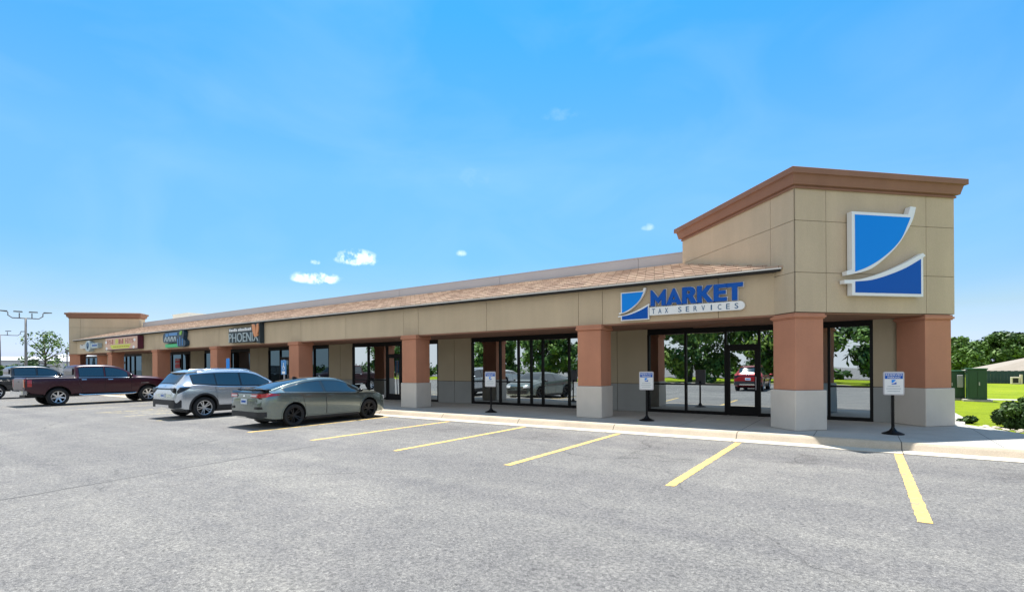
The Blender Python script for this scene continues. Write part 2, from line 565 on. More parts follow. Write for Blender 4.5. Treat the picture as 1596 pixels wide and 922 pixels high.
def data_mesh(cu):
    o = bpy.data.objects.new('outline', cu); COL.objects.link(o)
    dg = bpy.context.evaluated_depsgraph_get()
    me = bpy.data.meshes.new_from_object(o.evaluated_get(dg))
    v = [tuple(p.co) for p in me.vertices]; f = [list(p.vertices) for p in me.polygons]
    bpy.data.objects.remove(o); bpy.data.curves.remove(cu); bpy.data.meshes.remove(me)
    return v, f


def text_shape(txt, extrude=0.01, offset=0.0, spacing=1.0):
    cu = bpy.data.curves.new('lettering', 'FONT')
    cu.body = txt; cu.size = 1.0; cu.extrude = extrude; cu.offset = offset; cu.space_character = spacing
    cu.resolution_u = 4
    return data_mesh(cu)


def put_shape(mb, shape, B, u0, u1, v0, v1, n0, n1, mat):
    """fit a flat extruded shape into the rectangle u0..u1, v0..v1 of plane B"""
    v, f = shape
    a = np.array(v); lo, hi = a.min(0), a.max(0)
    d = np.maximum(hi - lo, 1e-9)
    q = (a - lo) / d
    mb.add([B_at(B, u0 + (u1 - u0) * p[0], v0 + (v1 - v0) * p[1], n0 + (n1 - n0) * p[2]) for p in q], f, mat)


R2 = math.sqrt(0.5)

# ------------------------------------------------------------------ the setting: ground, kerb, walk, lawns
def sheet(name, poly, z, mat):
    mb = MB(); mb.add([(x, y, z) for x, y in poly], [list(range(len(poly)))], mat)
    return tag(mb.build(name), kind='structure')


sheet('parking_lot', [(-700, -700), (700, -700), (700, 700), (-700, 700)], 0.0, M_ASPHALT)
FX0, FX1 = -66.0, 34.0
mb = MB()
mb.box(FX0, FX1, 12.13, 12.62, -0.05, 0.012, M_GUTTER)
tag(mb.build('gutter'), kind='structure')
mb = MB()
prof = [(12.622, -0.05), (12.622, 0.014), (12.70, 0.11), (12.745, 0.148), (12.79, 0.152), (12.90, 0.152), (12.90, -0.05)]
V = [(x, y, z) for x in (FX0, FX1) for y, z in prof]
k = len(prof)
mb.add(V, [(i, (i + 1) % k, k + (i + 1) % k, k + i) for i in range(k)] + [list(range(k)), list(range(k, 2 * k))], M_KERB)
tag(mb.build('kerb'), kind='structure')
mb = MB()
walk = [(FX0, 12.902), (FX1, 12.902), (FX1, 14.1), (5.2, 14.3), (3.6, 14.75), (2.95, 15.6), (2.62, 16.4), (2.15, 17.4), (2.4, 19.5), (2.4, 40), (FX0, 40)]
mb.prism(((0, 0, 0), (1, 0, 0), (0, 1, 0), (0, 0, 1)), walk, -0.05, 0.15, M_WALK)
tag(mb.build('sidewalk'), kind='structure')
sheet('lawn', [(FX1, 14.1), (120, 14.1), (160, 140), (-60, 140), (-60, 42), (2.4, 42), (2.4, 19.5), (2.15, 17.4), (2.62, 16.4), (2.95, 15.6), (3.6, 14.75), (5.2, 14.3)], 0.10, M_GRASS)
sheet('service_path', [(2.4, 30.6), (60, 30.6), (60, 31.5), (2.4, 31.5)], 0.106, M_WALK)
sheet('roadside_lawn', [(-120, -34), (60, -34), (60, -13), (-120, -13)], 0.06, M_GRASS)
mb = MB(); mb.box(-120, 60, -12.98, -12.6, -0.05, 0.13, M_KERB)
tag(mb.build('far_kerb'), kind='structure')

# parking stall lines
S0, SP = 0.541, 2.8085
for i in range(0, 15):
    x = S0 - SP * i
    if i in (6,):
        continue
    y0, y1 = 7.2, 12.08
    if i == 0: y0, y1 = 7.0, 12.1
    mb = MB()
    n_ = 60; rl = random.Random(100 + i)
    wob = [(rl.uniform(-.007, .007), rl.uniform(-.007, .007)) for _ in range(n_ + 1)]
    V = []
    for k in range(n_ + 1):
        yy = y0 + (y1 - y0) * k / n_
        V += [(x - .066 + wob[k][0], yy, .004), (x + .066 + wob[k][1], yy + (.02 if k == 0 else 0), .004)]
    mb.add(V, [(2 * k, 2 * k + 1, 2 * k + 3, 2 * k + 2) for k in range(n_)], M_YELLOW if i < 6 else M_YELLOW_WORN)
    tag(mb.build('stall_line'), kind='structure')
mb = MB()
for q in range(6):                                      # worn hatching of the access aisle
    ya = 7.3 + q * .75
    mb.add([(-24.6, ya, .004), (-22.2, ya + 1.3, .004), (-22.2, ya + 1.42, .004), (-24.6, ya + .12, .004)], [(0, 1, 2, 3)], M_YELLOW_WORN)
tag(mb.build('aisle_hatching'), kind='structure')
# paving seam across the lot
mb = MB()
M_SEAM = material('seam_tar', (0.105, 0.104, 0.104), 0.9, var=0.3, vscale=4)
pts = []
rs = random.Random(3)
y = -12.0
while y < 7.0:
    pts.append((-9.3 - (y - 1.7) * 0.12 + rs.uniform(-.03, .03), y)); y += .35
for (xa, ya), (xb, yb) in zip(pts, pts[1:]):
    w_ = .006 + rs.uniform(0, .010)
    mb.add([(xa - w_, ya, .003), (xa + w_, ya, .003), (xb + w_, yb, .003), (xb - w_, yb, .003)], [(0, 1, 2, 3)], M_SEAM)
tag(mb.build('paving_seam'), kind='structure')
# rounded river stones along the planting bed edge
mb = MB()
M_ROCK = material('river_stone', (0.55, 0.50, 0.43), 0.85, var=0.3, vscale=6)
edge = [(2.28, 17.3), (2.72, 16.45), (3.05, 15.7), (3.68, 14.9), (5.2, 14.45), (8, 14.3)]
for (xa, ya), (xb, yb) in zip(edge, edge[1:]):
    n_ = int(math.hypot(xb - xa, yb - ya) * 26)
    for _ in range(n_):
        t = rs.random(); o = rs.uniform(0, .5)
        cx, cy = xa + (xb - xa) * t + o * .75, ya + (yb - ya) * t + o * .65
        r_ = rs.uniform(.03, .075)
        mb.lathe([(0.001, -r_ * .3), (r_, 0), (r_ * .8, r_ * .45), (0.001, r_ * .62)], M_ROCK, n=6, origin=(cx, cy, .11))
tag(mb.build('stone_edging', smooth=True), 'pale river stones scattered along the edge of the planting bed', 'stones', kind='stuff')

# ------------------------------------------------------------------ the shopping strip
FY = 14.15                       # fascia plane
WY = 16.95                       # shop wall plane
A = Vector((-1.313, 13.65, 0))   # outward corner of the corner tower
mall = thing('shopping_strip', 'long tan stucco shopping strip with terracotta columns, tiled canopy roof and corner towers', 'shops', (-25, 14, 0))


def part(mb, name, parent=None, **kw):
    o = mb.build(name, **kw)
    o.parent = parent or mall
    if o.parent == mall:
        o.matrix_parent_inverse = Matrix.Translation((25, -14, 0))
    return o


BF = ((0, FY, 0), (1, 0, 0), (0, 0, 1), (0, -1, 0))
col_x = [-6.43 - 7.66 * i for i in range(6)]          # right edges of the column fronts
# fascia, as panels with open joints
cuts = []
for cx in col_x:
    cuts += [cx - .80, cx]
    cuts += [cx + 3.3] if cx > -44 else []
cuts = sorted(cuts + [-52.6, -1.80])
mb = MB()
for a_, b_ in zip(cuts, cuts[1:]):
    mb.box(a_ + .006, b_ - .006, FY, FY + .12, 2.95, 4.06, M_TAN)
mb.box(-52.6, -1.75, FY + .018, FY + .3, 2.96, 4.05, M_JOINT)
part(mb, 'fascia', bevel=.004)
mb = MB(); mb.box(-52.6, -1.7, FY + .004, FY + .16, 2.905, 2.947, M_BROWN)
part(mb, 'fascia_trim')
mb = MB(); mb.box(-52.4, -2.0, FY + .162, WY + .3, 2.935, 2.99, M_BROWN)  # warm light bounced up from the ground is put into this brown
part(mb, 'soffit')
# shop wall piers between the storefronts, tan above and grey below with grooved joints
fronts = [  # x0, x1, mullions, door (x0,x1) list
    (-5.70, 0.21, [-4.50, -1.55, -0.75], [(-3.34, -2.44)], (-5.7, -3.34)),
    (-12.95, -7.75, [-11.55, -10.70, -10.13, -9.63, -8.55], [], (-12.95, -10.13)),
    (-20.33, -14.73, [-19.2, -16.2], [(-17.93, -17.0)], (-20.3, -17.93)),
    (-27.66, -22.12, [-23.4], [(-26.5, -25.6)], None),
    (-35.14, -29.56, [-34.3, -31.8], [(-33.2, -32.3)], None),
    (-42.9, -37.0, [-39.9, -38.4], [(-41.2, -40.3)], None),
    (-50.4, -44.9, [-47.2, -46.3], [(-48.9, -48.0)], None),
    (-58.0, -52.2, [-56.4, -54.2], [], None),
]
K = WY / 15.98
fronts = [(a * K, b * K, [q * K for q in m_], [(q * K, r_ * K) for q, r_ in d_], rl and (rl[0] * K, rl[1] * K)) for a, b, m_, d_, rl in fronts]
piers = [(0.21 * K, 1.0)] + [(b[1], a[0]) for a, b in zip(fronts, fronts[1:])] + [(-63.0, -58.0 * K)]
for x0, x1 in piers:
    mb = MB()
    xm = (x0 + x1) / 2
    segs = [(x0, xm - .008), (xm + .008, x1)] if x1 < -1 else [(x0, x1)]
    for a_, b_ in segs:
        mb.box(a_, b_, WY - .04, WY + .2, .151, 1.085, M_WALLLOW)
        mb.box(a_, b_, WY - .04, WY + .2, 1.105, 2.932, M_WALLUP)
    mb.box(x0 + .004, x1 - .004, WY - .015, WY + .15, .152, 2.93, M_JOINT)
    part(mb, 'wall_pier', bevel=.004)
for fi, (x0, x1, mull, doors, rail) in enumerate(fronts):
    fr = MB()
    GL = M_GLASS if fi < 3 else M_GLASS_DARK
    fr.box(x0, x1, WY, WY + .16, 2.745, 2.932, M_BLACK)
    xs = [x0 + .03] + list(mull) + [x1 - .03]
    cuts = []
    for d0, d1 in doors:
        xs += [d0, d1]
    xs = sorted(xs)
    for x in xs:
        w_ = .035 if x not in (x0 + .03, x1 - .03) else .045
        fr.box(x - w_, x + w_, WY - .03, WY + .10, .151, 2.743, M_BLACK)
    sill = MB()
    for a_, b_ in zip(xs, xs[1:]):
        isd = any(abs(a_ - d0) < .01 for d0, d1 in doors)
        if isd:
            fr.box(a_ + .036, b_ - .036, WY - .02, WY + .09, 2.255, 2.345, M_BLACK)
        else:
            fr.box(a_ + .036, b_ - .036, WY - .02, WY + .09, .152, .25, M_BLACK)
            if rail and a_ >= rail[0] - .1 and b_ <= rail[1] + .1 or (fi == 0 and b_ > 0):
                fr.box(a_ + .036, b_ - .036, WY - .012, WY + .02, 1.07, 1.12, M_BLACK)
    sf = part(fr, 'storefront')
    sf.name = 'storefront_window'
    inv = sf.matrix_world.inverted()
    for a_, b_ in zip(xs, xs[1:]):
        isd = any(abs(a_ - d0) < .01 for d0, d1 in doors)
        g = MB()
        if isd:
            g.box(a_ + .02, b_ - .02, WY + .03, WY + .045, 2.345, 2.75, GL)
            o = g.build('transom_pane'); o.parent = sf
            g = MB(); g.box(a_ + .12, b_ - .12, WY + .02, WY + .03, .42, 2.17, GL)
            o = g.build('door_pane'); o.parent = sf
            d = MB()
            d.box(a_ + .04, a_ + .13, WY - .01, WY + .05, .165, 2.25, M_BLACK)
            d.box(b_ - .13, b_ - .04, WY - .01, WY + .05, .165, 2.25, M_BLACK)
            d.box(a_ + .131, b_ - .131, WY - .01, WY + .05, .165, .44, M_BLACK)
            d.box(a_ + .131, b_ - .131, WY - .01, WY + .05, 2.15, 2.25, M_BLACK)
            o = d.build('door'); o.parent = sf
            h = MB(); h.tube([(b_ - .085, WY - .06, .95), (b_ - .085, WY - .06, 1.35)], .014, M_METAL, 8)
            h.tube([(b_ - .085, WY - .06, .98), (b_ - .085, WY + .0, .98)], .012, M_METAL, 8)
            h.tube([(b_ - .085, WY - .06, 1.32), (b_ - .085, WY + .0, 1.32)], .012, M_METAL, 8)
            o = h.build('door_handle'); o.parent = sf
        else:
            g.box(a_ + .02, b_ - .02, WY + .03, WY + .045, .24, 2.75, GL)
            o = g.build('pane'); o.parent = sf
# columns
def column(x0, x1, y0, y1):
    mb = MB(); mb.box(x0, x1, y0, y1, 1.10, 2.78, M_TERRA)
    c = part(mb, 'column', bevel=.012)
    b = MB(); b.box(x0 - .035, x1 + .035, y0 - .035, y1 + .035, .152, 1.098, M_STONE)
    o = b.build('column_base', bevel=.018); o.parent = c
    b = MB(); b.box(x0 - .03, x1 + .03, y0 - .03, y1 + .03, 2.782, 2.942, M_TERRA)
    b.box(x0 - .045, x1 + .045, y0 - .045, y1 + .045, 2.80, 2.86, M_TERRA)
    o = b.build('column_cap', bevel=.006); o.parent = c


for cx in col_x:
    column(cx - .77, cx, FY - .13, FY + .62)


def column45(p, ux, uy, s, name='column'):
    B = (tuple(p), (ux[0], ux[1], 0), (uy[0], uy[1], 0), (0, 0, 1))
    mb = MB(); mb.obox(B, .02, s, .02, s, 1.10, 2.80, M_TERRA)
    c = part(mb, name, bevel=.012)
    b = MB(); b.obox(B, -.03, s + .05, -.03, s + .05, .152, 1.098, M_STONE)
    o = b.build('column_base', bevel=.018); o.parent = c
    b = MB(); b.obox(B, -.005, s + .025, -.005, s + .025, 2.80, 2.925, M_TERRA)
    b.obox(B, -.03, s + .05, -.03, s + .05, 2.83, 2.88, M_TERRA)
    o = b.build('column_cap', bevel=.006); o.parent = c


def tower(corner, mirror):
    """square tower turned 45 degrees; 'a' face carries the big sign, 'b' face meets the canopy roof"""
    sx = -1 if mirror else 1
    a = (sx * R2, R2); bdir = (-sx * R2, R2)
    la, lb, TH = 4.52, 5.12, .85
    fa = ((corner.x, corner.y, 0), (a[0], a[1], 0), (0, 0, 1), (-bdir[0], -bdir[1], 0))
    fb = ((corner.x, corner.y, 0), (bdir[0], bdir[1], 0), (0, 0, 1), (-a[0], -a[1], 0))
    mb = MB()
    zc = [2.945, 3.88, 5.10, 5.92]
    for F, cuts in ((fa, [0, .85, 3.70, la]), (fb, [0, .83, lb])):
        for u0, u1 in zip(cuts, cuts[1:]):
            for z0, z1 in zip(zc, zc[1:]):
                e0 = .022 if u0 == 0 else .006
                mb.obox(F, u0 + (0.0 if u0 == 0 else .006), u1 - (.0 if u1 in (la, lb) else .006), z0 + .006, z1 - .006, -.022, 0.0, M_TAN)
    g = MB()
    pl = [(0.022, 0.022), (la, .022), (la, TH), (TH, TH), (TH, lb), (.022, lb)]
    Bp = ((corner.x, corner.y, 0), (a[0], a[1], 0), (bdir[0], bdir[1], 0), (0, 0, 1))
    g.prism(Bp, pl, 2.94, 5.95, M_JOINT)
    t = part(mb, 'corner_tower')
    o = g.build('tower_core'); o.parent = t
    # inner back walls are tan too
    g = MB()
    g.obox(Bp, la, la + .02, 0, TH, 2.94, 5.95, M_TAN); g.obox(Bp, 0, TH, lb, lb + .02, 2.94, 5.95, M_TAN)
    g.obox(Bp, TH + .02, la, TH, TH + .02, 2.94, 5.95, M_TAN); g.obox(Bp, TH, TH + .02, TH, lb, 2.94, 5.95, M_TAN)
    o = g.build('tower_side'); o.parent = t
    # cornice: bands stepping outwards
    g = MB()
    prof = [(.01, 5.845), (.045, 5.845), (.045, 5.885), (.025, 5.89), (.025, 5.915), (.10, 5.92), (.105, 5.95), (.145, 6.12), (.15, 6.135), (.21, 6.14), (.21, 6.27), (.195, 6.28), (.02, 6.285)]
    ring = []
    for o_, z in prof:
        ring.append([B_at(Bp, u, v, z) for u, v in ((-o_, -o_), (la + o_, -o_), (la + o_, TH + o_), (TH + o_, TH + o_), (TH + o_, lb + o_), (-o_, lb + o_))])
    V = [p for r_ in ring for p in r_]; F = []
    for i in range(len(ring) - 1):
        for k in range(6):
            F.append((i * 6 + k, i * 6 + (k + 1) % 6, (i + 1) * 6 + (k + 1) % 6, (i + 1) * 6 + k))
    g.add(V, F, M_BROWN)
    o = g.build('cornice'); o.parent = t
    g = MB()
    g.prism(Bp, [(-.03, -.03), (la + .03, -.03), (la + .03, TH + .03), (TH + .03, TH + .03), (TH + .03, lb + .03), (-.03, lb + .03)], 6.27, 6.34, M_WHITEMETAL)
    o = g.build('coping'); o.parent = t
    g = MB(); g.prism(Bp, [(.06, .06), (la - .06, .06), (la - .06, lb - .06), (.06, lb - .06)], 2.91, 2.938, M_BROWN)  # same brown as the soffit, warm bounce included in the colour
    o = g.build('tower_soffit'); o.parent = t
    column45(corner, a, bdir, .78)
    p2 = Vector((corner.x + a[0] * 3.66, corner.y + a[1] * 3.66, 0))
    column45(p2, a, bdir, .80)
    return fa, fb


FA, FB = tower(A, False)
A2 = Vector((-52.95, 13.75, 0))
tower(A2, True)
# roof: overlapping tile courses
mb = MB()
y0, z0, y1, z1 = 13.92, 4.075, 17.62, 5.19
n_ = 9
for i in range(n_):
    ta, tb = i / n_, (i + 1) / n_
    ya, yb = y0 + (y1 - y0) * ta, y0 + (y1 - y0) * tb + .05
    za = z0 + (z1 - z0) * ta + .036
    zb = z0 + (z1 - z0) * tb + .004
    def xr(y): return A.x - (y - A.y) - .0 + .35
    def xl(y): return A2.x + (y - A2.y) - .35
    V = [(xl(ya), ya, za), (xr(ya), ya, za), (xr(yb), yb, zb), (xl(yb), yb, zb),
         (xl(ya), ya, za - .045), (xr(ya), ya, za - .045), (xr(yb), yb, zb - .05), (xl(yb), yb, zb - .05)]
    mb.add(V, [(0, 1, 2, 3), (4, 7, 6, 5), (0, 4, 5, 1), (1, 5, 6, 2), (2, 6, 7, 3), (3, 7, 4, 0)], M_TILE)
part(mb, 'tile_roof')
mb = MB(); mb.box(-52.7, -1.62, 13.90, 13.945, 4.032, 4.062, M_WHITEMETAL)
part(mb, 'drip_edge')
mb = MB(); mb.box(-52.7, -1.65, 13.925, FY - .002, 3.985, 4.03, M_DARK)  # black strip stands in for the shadow below the drip edge
part(mb, 'eave_shadow')
mb = MB()
x = -49.3
while x < -4.6:
    x2 = min(x + 6.1, -4.6)
    mb.box(x + .006, x2 - .006, 17.6, 17.75, 5.05, 5.53, M_METAL)
    x = x2
mb.box(-49.2, -4.7, 17.59, 17.78, 5.532, 5.565, M_METAL)
mb.box(-49.2, -4.7, 17.62, 17.72, 5.0, 5.52, M_JOINT)
part(mb, 'parapet')
mb = MB(); mb.box(-58, .9, 17.76, 38, .15, 5.1, M_CREAM); mb.box(-60, .9, WY + .21, 17.75, .152, 2.93, M_DARK)
part(mb, 'main_block')

# rooftop unit far down the roof
mb = MB()
mb.box(-1.5, 1.5, -1.2, 1.2, 0, 1.25, M_WHITEMETAL); mb.box(-1.55, 1.55, -1.25, 1.25, 1.252, 1.31, M_WHITEMETAL)
mb.box(1.502, 2.1, -.6, .6, .2, 1.0, M_CREAM)
mb.lathe([(.001, 1.45), (.45, 1.45), (.5, 1.32)], M_METAL, 18, origin=(-.6, 0, 0))
o = mb.build('rooftop_unit'); o.location = (-49.2, 21.6, 5.2)
tag(o, 'white rooftop air unit behind the far tower', 'roof unit')

# ------------------------------------------------------------------ signs on the strip
def smooth_pts(P, n=6):
    """Catmull-Rom through the points"""
    P = [np.array(p, float) for p in P]
    out = []
    for i in range(len(P) - 1):
        p0, p1, p2, p3 = P[max(i - 1, 0)], P[i], P[i + 1], P[min(i + 2, len(P) - 1)]
        for k in range(n):
            t = k / n
            out.append(tuple(.5 * ((2 * p1) + (-p0 + p2) * t + (2 * p0 - 5 * p1 + 4 * p2 - p3) * t * t + (-p0 + 3 * p1 - 3 * p2 + p3) * t ** 3)))
    out.append(tuple(P[-1]))
    return out


def emblem(B, parent, S, depth):
    """swoosh square emblem; S maps the big-sign coordinates into the plane"""
    up_blue = [S(1.484, 5.25), S(3.049, 5.25)] + [S(*p) for p in smooth_pts([(3.049, 5.25), (2.954, 5.049), (2.796, 4.752), (2.544, 4.479), (2.172, 4.204), (1.806, 4.01), (1.485, 3.898)])[1:]]
    up_back = [S(1.40, 5.32), S(2.985, 5.32), S(3.06, 5.52), S(3.215, 5.507)] + \
              [S(*p) for p in smooth_pts([(3.215, 5.507), (3.111, 5.189), (2.922, 4.879), (2.669, 4.552), (2.295, 4.224), (1.867, 3.955), (1.263, 3.809)])[1:]] + [S(1.252, 3.90), S(1.40, 3.945)]
    lo_blue = [S(*p) for p in smooth_pts([(1.484, 3.664), (1.925, 3.711), (2.415, 3.844), (2.915, 4.032), (3.345, 4.257)])] + [S(3.345, 3.405), S(1.484, 3.405)]
    lo_back = [S(1.191, 3.695)] + [S(*p) for p in smooth_pts([(1.191, 3.695), (1.683, 3.737), (2.294, 3.909), (2.916, 4.159), (3.41, 4.403)])[1:]] + \
              [S(3.486, 4.345), S(3.41, 4.29), S(3.41, 3.34), S(1.40, 3.34), S(1.40, 3.615), S(1.191, 3.615)]
    d = depth
    for back, blue, mt in ((up_back, up_blue, M_BLUE1), (lo_back, lo_blue, M_BLUE2)):
        mb = MB(); mb.prism(B, back, .03, d, M_WHITE)
        o = mb.build('emblem_frame'); o.parent = parent
        mb = MB(); mb.prism(B, blue, d - .002, d + .006, mt)
        f = mb.build('emblem_panel'); f.parent = o


big = thing('emblem_sign', 'large blue two-piece swoosh emblem with white edges on the tower face', 'sign')
emblem(FA, big, lambda u, v: (u, v), .17)

ms = thing('market_sign', 'blue MARKET TAX SERVICES sign with small swoosh emblem on the fascia', 'sign')
sc = (4.955 - 5.80) / (1.40 - 3.41)
emblem(BF, ms, lambda u, v: (-5.80 + (u - 1.40) * .415, 3.01 + (v - 3.34) * .412), .11)
LET = {
    'M': (1.12, [[(0, 0), (0, 1), (.12, 1), (.56, .5), (1.0, 1), (1.12, 1), (1.12, 0), (.82, 0), (.82, .42), (.56, .14), (.3, .42), (.3, 0)]]),
    'A': (1.12, [[(0, 0), (.5, 1), (.62, 1), (1.12, 0), (.78, 0), (.72, .14), (.40, .14), (.34, 0)], [(.46, .32), (.66, .32), (.56, .56)]]),
    'R': (1.0, [[(0, 0), (0, 1), (.60, 1), (.78, .95), (.88, .83), (.90, .70), (.86, .56), (.74, .45), (1.0, 0), (.62, 0), (.42, .36), (.32, .36), (.32, 0)], [(.32, .58), (.32, .78), (.50, .78), (.57, .68), (.50, .58)]]),
    'K': (1.08, [[(0, 0), (0, 1), (.32, 1), (.32, .62), (.68, 1), (1.06, 1), (.6, .54), (1.1, 0), (.7, 0), (.32, .42), (.32, 0)]]),
    'E': (.85, [[(0, 0), (0, 1), (.86, 1), (.86, .78), (.32, .78), (.32, .62), (.78, .62), (.78, .41), (.32, .41), (.32, .22), (.85, .22), (.85, 0)]]),
    'T': (1.0, [[(.30, 0), (.30, .77), (-.05, .77), (-.05, 1), (1.0, 1), (1.0, .77), (.64, .77), (.64, 0)]]),
}
total = 0; pos = []
for ch in 'MARKET':
    pos.append(total); total += LET[ch][0] + .035
kx = (4.915 - 2.495) / total
for ch, p in zip('MARKET', pos):
    loops = [[(x * kx, y * .445) for x, y in lp] for lp in LET[ch][1]]
    mb = MB()
    v, f = curve_mesh(loops, .03)
    mb.add([B_at(BF, -4.915 + p * kx + x, 3.372 + y, .085 + z) for x, y, z in v], f, M_BLUE2)
    o = mb.build('letter'); o.parent = ms
    mb = MB()
    v, f = curve_mesh(loops, .02, offset=.014)
    mb.add([B_at(BF, -4.915 + p * kx + x, 3.372 + y, .032 + z) for x, y, z in v], f, M_WHITE)
    o2 = mb.build('letter_outline'); o2.parent = o
pill = [(-4.945, 3.115), (-2.58, 3.115)] + [(-2.58 + .112 * math.cos(t), 3.227 + .112 * math.sin(t)) for t in np.linspace(-1.4, 1.4, 12)] + [(-2.58, 3.339), (-4.945, 3.339)]
mb = MB(); mb.prism(BF, pill, .02, .12, M_WHITE)
ob = mb.build('name_bar', bevel=.008); ob.parent = ms
M_TEXT = material('letter_blue', (0.02, 0.10, 0.22), 0.5)
words = [('TAX', -4.87, -4.42), ('SERVICES', -4.14, -2.62)]
for wtxt, xa, xb in words:
    n_ = len(wtxt); st = (xb - xa - .085) / (n_ - 1)
    for i, ch in enumerate(wtxt):
        wd = .03 if ch == 'I' else .088
        mb = MB(); put_shape(mb, text_shape(ch, .01, .002), BF, xa + st * i + (.085 - wd) / 2, xa + st * i + (.085 + wd) / 2, 3.155, 3.292, .118, .126, M_TEXT)
        o = mb.build('letter'); o.parent = ob

# PHOENIX sign: raised black letters with a pale face, thin white line above, copper flame bird
ph = thing('phoenix_sign', 'black backed PHOENIX sign with copper bird on the fascia', 'sign')
M_SIGNBLACK = material('sign_black', (0.02, 0.035, 0.045), 0.5)
M_PALE = material('sign_pale_blue', (0.42, 0.50, 0.53), 0.5)
M_COPPER = material('sign_copper', (0.70, 0.29, 0.13), 0.5)
mb = MB(); mb.prism(BF, [(-27.96, 3.06), (-25.5, 3.03), (-25.5, 3.80), (-27.96, 3.83)], .02, .22, M_SIGNBLACK)
o = mb.build('backing', bevel=.03); o.parent = ph
mb = MB(); put_shape(mb, text_shape('PHOENIX', .01, -.004), BF, -27.88, -24.98, 3.08, 3.55, .222, .26, M_PALE)
o = mb.build('lettering'); o.parent = ph
mb = MB()
for k in range(13):                                     # the small illegible line
    xa = -27.84 + k * .165 + (.07 if k > 4 else 0)
    mb.obox(BF, xa, xa + .115, 3.64, 3.64 + (.12 if k % 3 else .15), .222, .25, M_WHITE)
o = mb.build('small_lettering'); o.parent = ph
mb = MB()
w1 = smooth_pts([(-25.55, 3.93), (-25.28, 3.9), (-25.18, 3.6), (-25.20, 3.32), (-25.34, 3.35), (-25.5, 3.62)])
w2 = smooth_pts([(-24.95, 3.95), (-25.1, 3.9), (-25.14, 3.6), (-25.16, 3.36), (-24.98, 3.5), (-24.92, 3.75)])
mb.prism(BF, [(-25.6, 3.98), (-24.86, 3.98), (-24.84, 2.97), (-25.1, 2.97), (-25.5, 3.3)], .02, .24, M_SIGNBLACK)
mb.prism(BF, w1, .235, .28, M_COPPER); mb.prism(BF, w2, .235, .28, M_COPPER)
mb.prism(BF, [(-25.3, 3.36), (-24.95, 3.42), (-24.98, 3.34), (-25.28, 3.28)], .236, .285, M_COPPER)
o = mb.build('bird'); o.parent = ph

# blue and green sign
bs = thing('clinic_sign', 'dark blue shaped sign with green bar and leaf on the fascia', 'sign')
M_NAVY = material('sign_navy', (0.012, 0.045, 0.085), 0.45)
M_SKYB = material('sign_mid_blue', (0.06, 0.24, 0.55), 0.4)
M_GREEN = material('sign_green', (0.03, 0.55, 0.20), 0.4)
M_LEAF = material('sign_leaf', (0.22, 0.5, 0.04), 0.4)
mb = MB()
cl = smooth_pts([(-35.95, 3.72), (-35.7, 3.93), (-34.6, 3.95), (-33.4, 3.98), (-33.12, 3.9), (-33.2, 3.5), (-32.95, 3.35), (-32.95, 3.1), (-33.3, 3.02), (-33.9, 3.04), (-34.05, 3.28), (-35.7, 3.3), (-35.95, 3.5)], 4)
mb.prism(BF, cl, .02, .24, M_NAVY)
o = mb.build('backing'); o.parent = bs
mb = MB(); mb.obox(BF, -35.1, -33.95, 3.72, 3.88, .24, .26, M_SKYB); mb.obox(BF, -35.55, -35.2, 3.68, 3.86, .24, .255, M_SKYB)
for k in range(4):
    xa = -35.75 + k * .42
    mb.prism(BF, smooth_pts([(xa, 3.38), (xa + .1, 3.62), (xa + .3, 3.66), (xa + .36, 3.40), (xa + .28, 3.40), (xa + .2, 3.56), (xa + .1, 3.38)], 3), .24, .255, M_PALE)
for k in range(3):
    mb.obox(BF, -33.95 + k * .3, -33.86 + k * .3, 3.1, 3.5 + .1 * (k % 2), .24, .255, M_SKYB)
o = mb.build('lettering'); o.parent = bs
mb = MB(); mb.obox(BF, -35.88, -34.06, 3.02, 3.24, .02, .15, M_GREEN)
o = mb.build('green_bar', bevel=.02); o.parent = bs
mb = MB(); mb.prism(BF, smooth_pts([(-33.62, 3.72), (-33.6, 3.9), (-33.35, 3.95), (-33.4, 3.75), (-33.62, 3.72)], 4), .24, .27, M_LEAF)
o = mb.build('leaf'); o.parent = bs

# maroon box sign with lime banner
xs_ = thing('box_sign', 'maroon edged cream box sign with lime green banner on the fascia', 'sign')
M_MAROON = material('sign_maroon', (0.085, 0.008, 0.03), 0.4)
M_LIME = material('sign_lime', (0.62, 0.68, 0.03), 0.45)
M_RUST = material('sign_rust', (0.36, 0.07, 0.045), 0.5)
M_PEACH = material('sign_peach', (0.68, 0.42, 0.30), 0.5)
mb = MB(); mb.obox(BF, -45.22, -39.45, 3.06, 3.93, .02, .36, M_MAROON)
o = mb.build('sign_box', bevel=.015); o.parent = xs_
mb = MB(); mb.obox(BF, -45.16, -39.5, 3.10, 3.89, .355, .368, M_PEACH)
fc = mb.build('sign_face'); fc.parent = xs_
mb = MB()
rs = random.Random(11)
x = -44.75
while x < -40.2:
    w_ = rs.uniform(.14, .24)
    mt = M_LIME if -43.35 < x < -42.9 or -41.9 < x < -41.6 else M_RUST
    if rs.random() < .85:
        mb.obox(BF, x, x + .075, 3.47, 3.80 + rs.uniform(-.03, .02), .366, .374, mt)
        mb.obox(BF, x + .076, x + w_, 3.47 + rs.choice((0, .13, .25)), 3.54 + rs.choice((0, .13, .25)), .366, .374, mt)
    x += w_ + .11
o = mb.build('lettering'); o.parent = xs_
mb = MB(); mb.prism(BF, [(-44.25, 3.40), (-40.55, 3.40), (-40.95, 3.14), (-42.3, 3.14), (-42.4, 3.19), (-42.5, 3.14), (-43.85, 3.14)], .366, .378, M_LIME)
for k in range(9):
    mb.obox(BF, -43.6 + k * .31, -43.4 + k * .31, 3.24, 3.30, .377, .382, M_RUST)
o = mb.build('lime_banner'); o.parent = xs_
mb = MB()
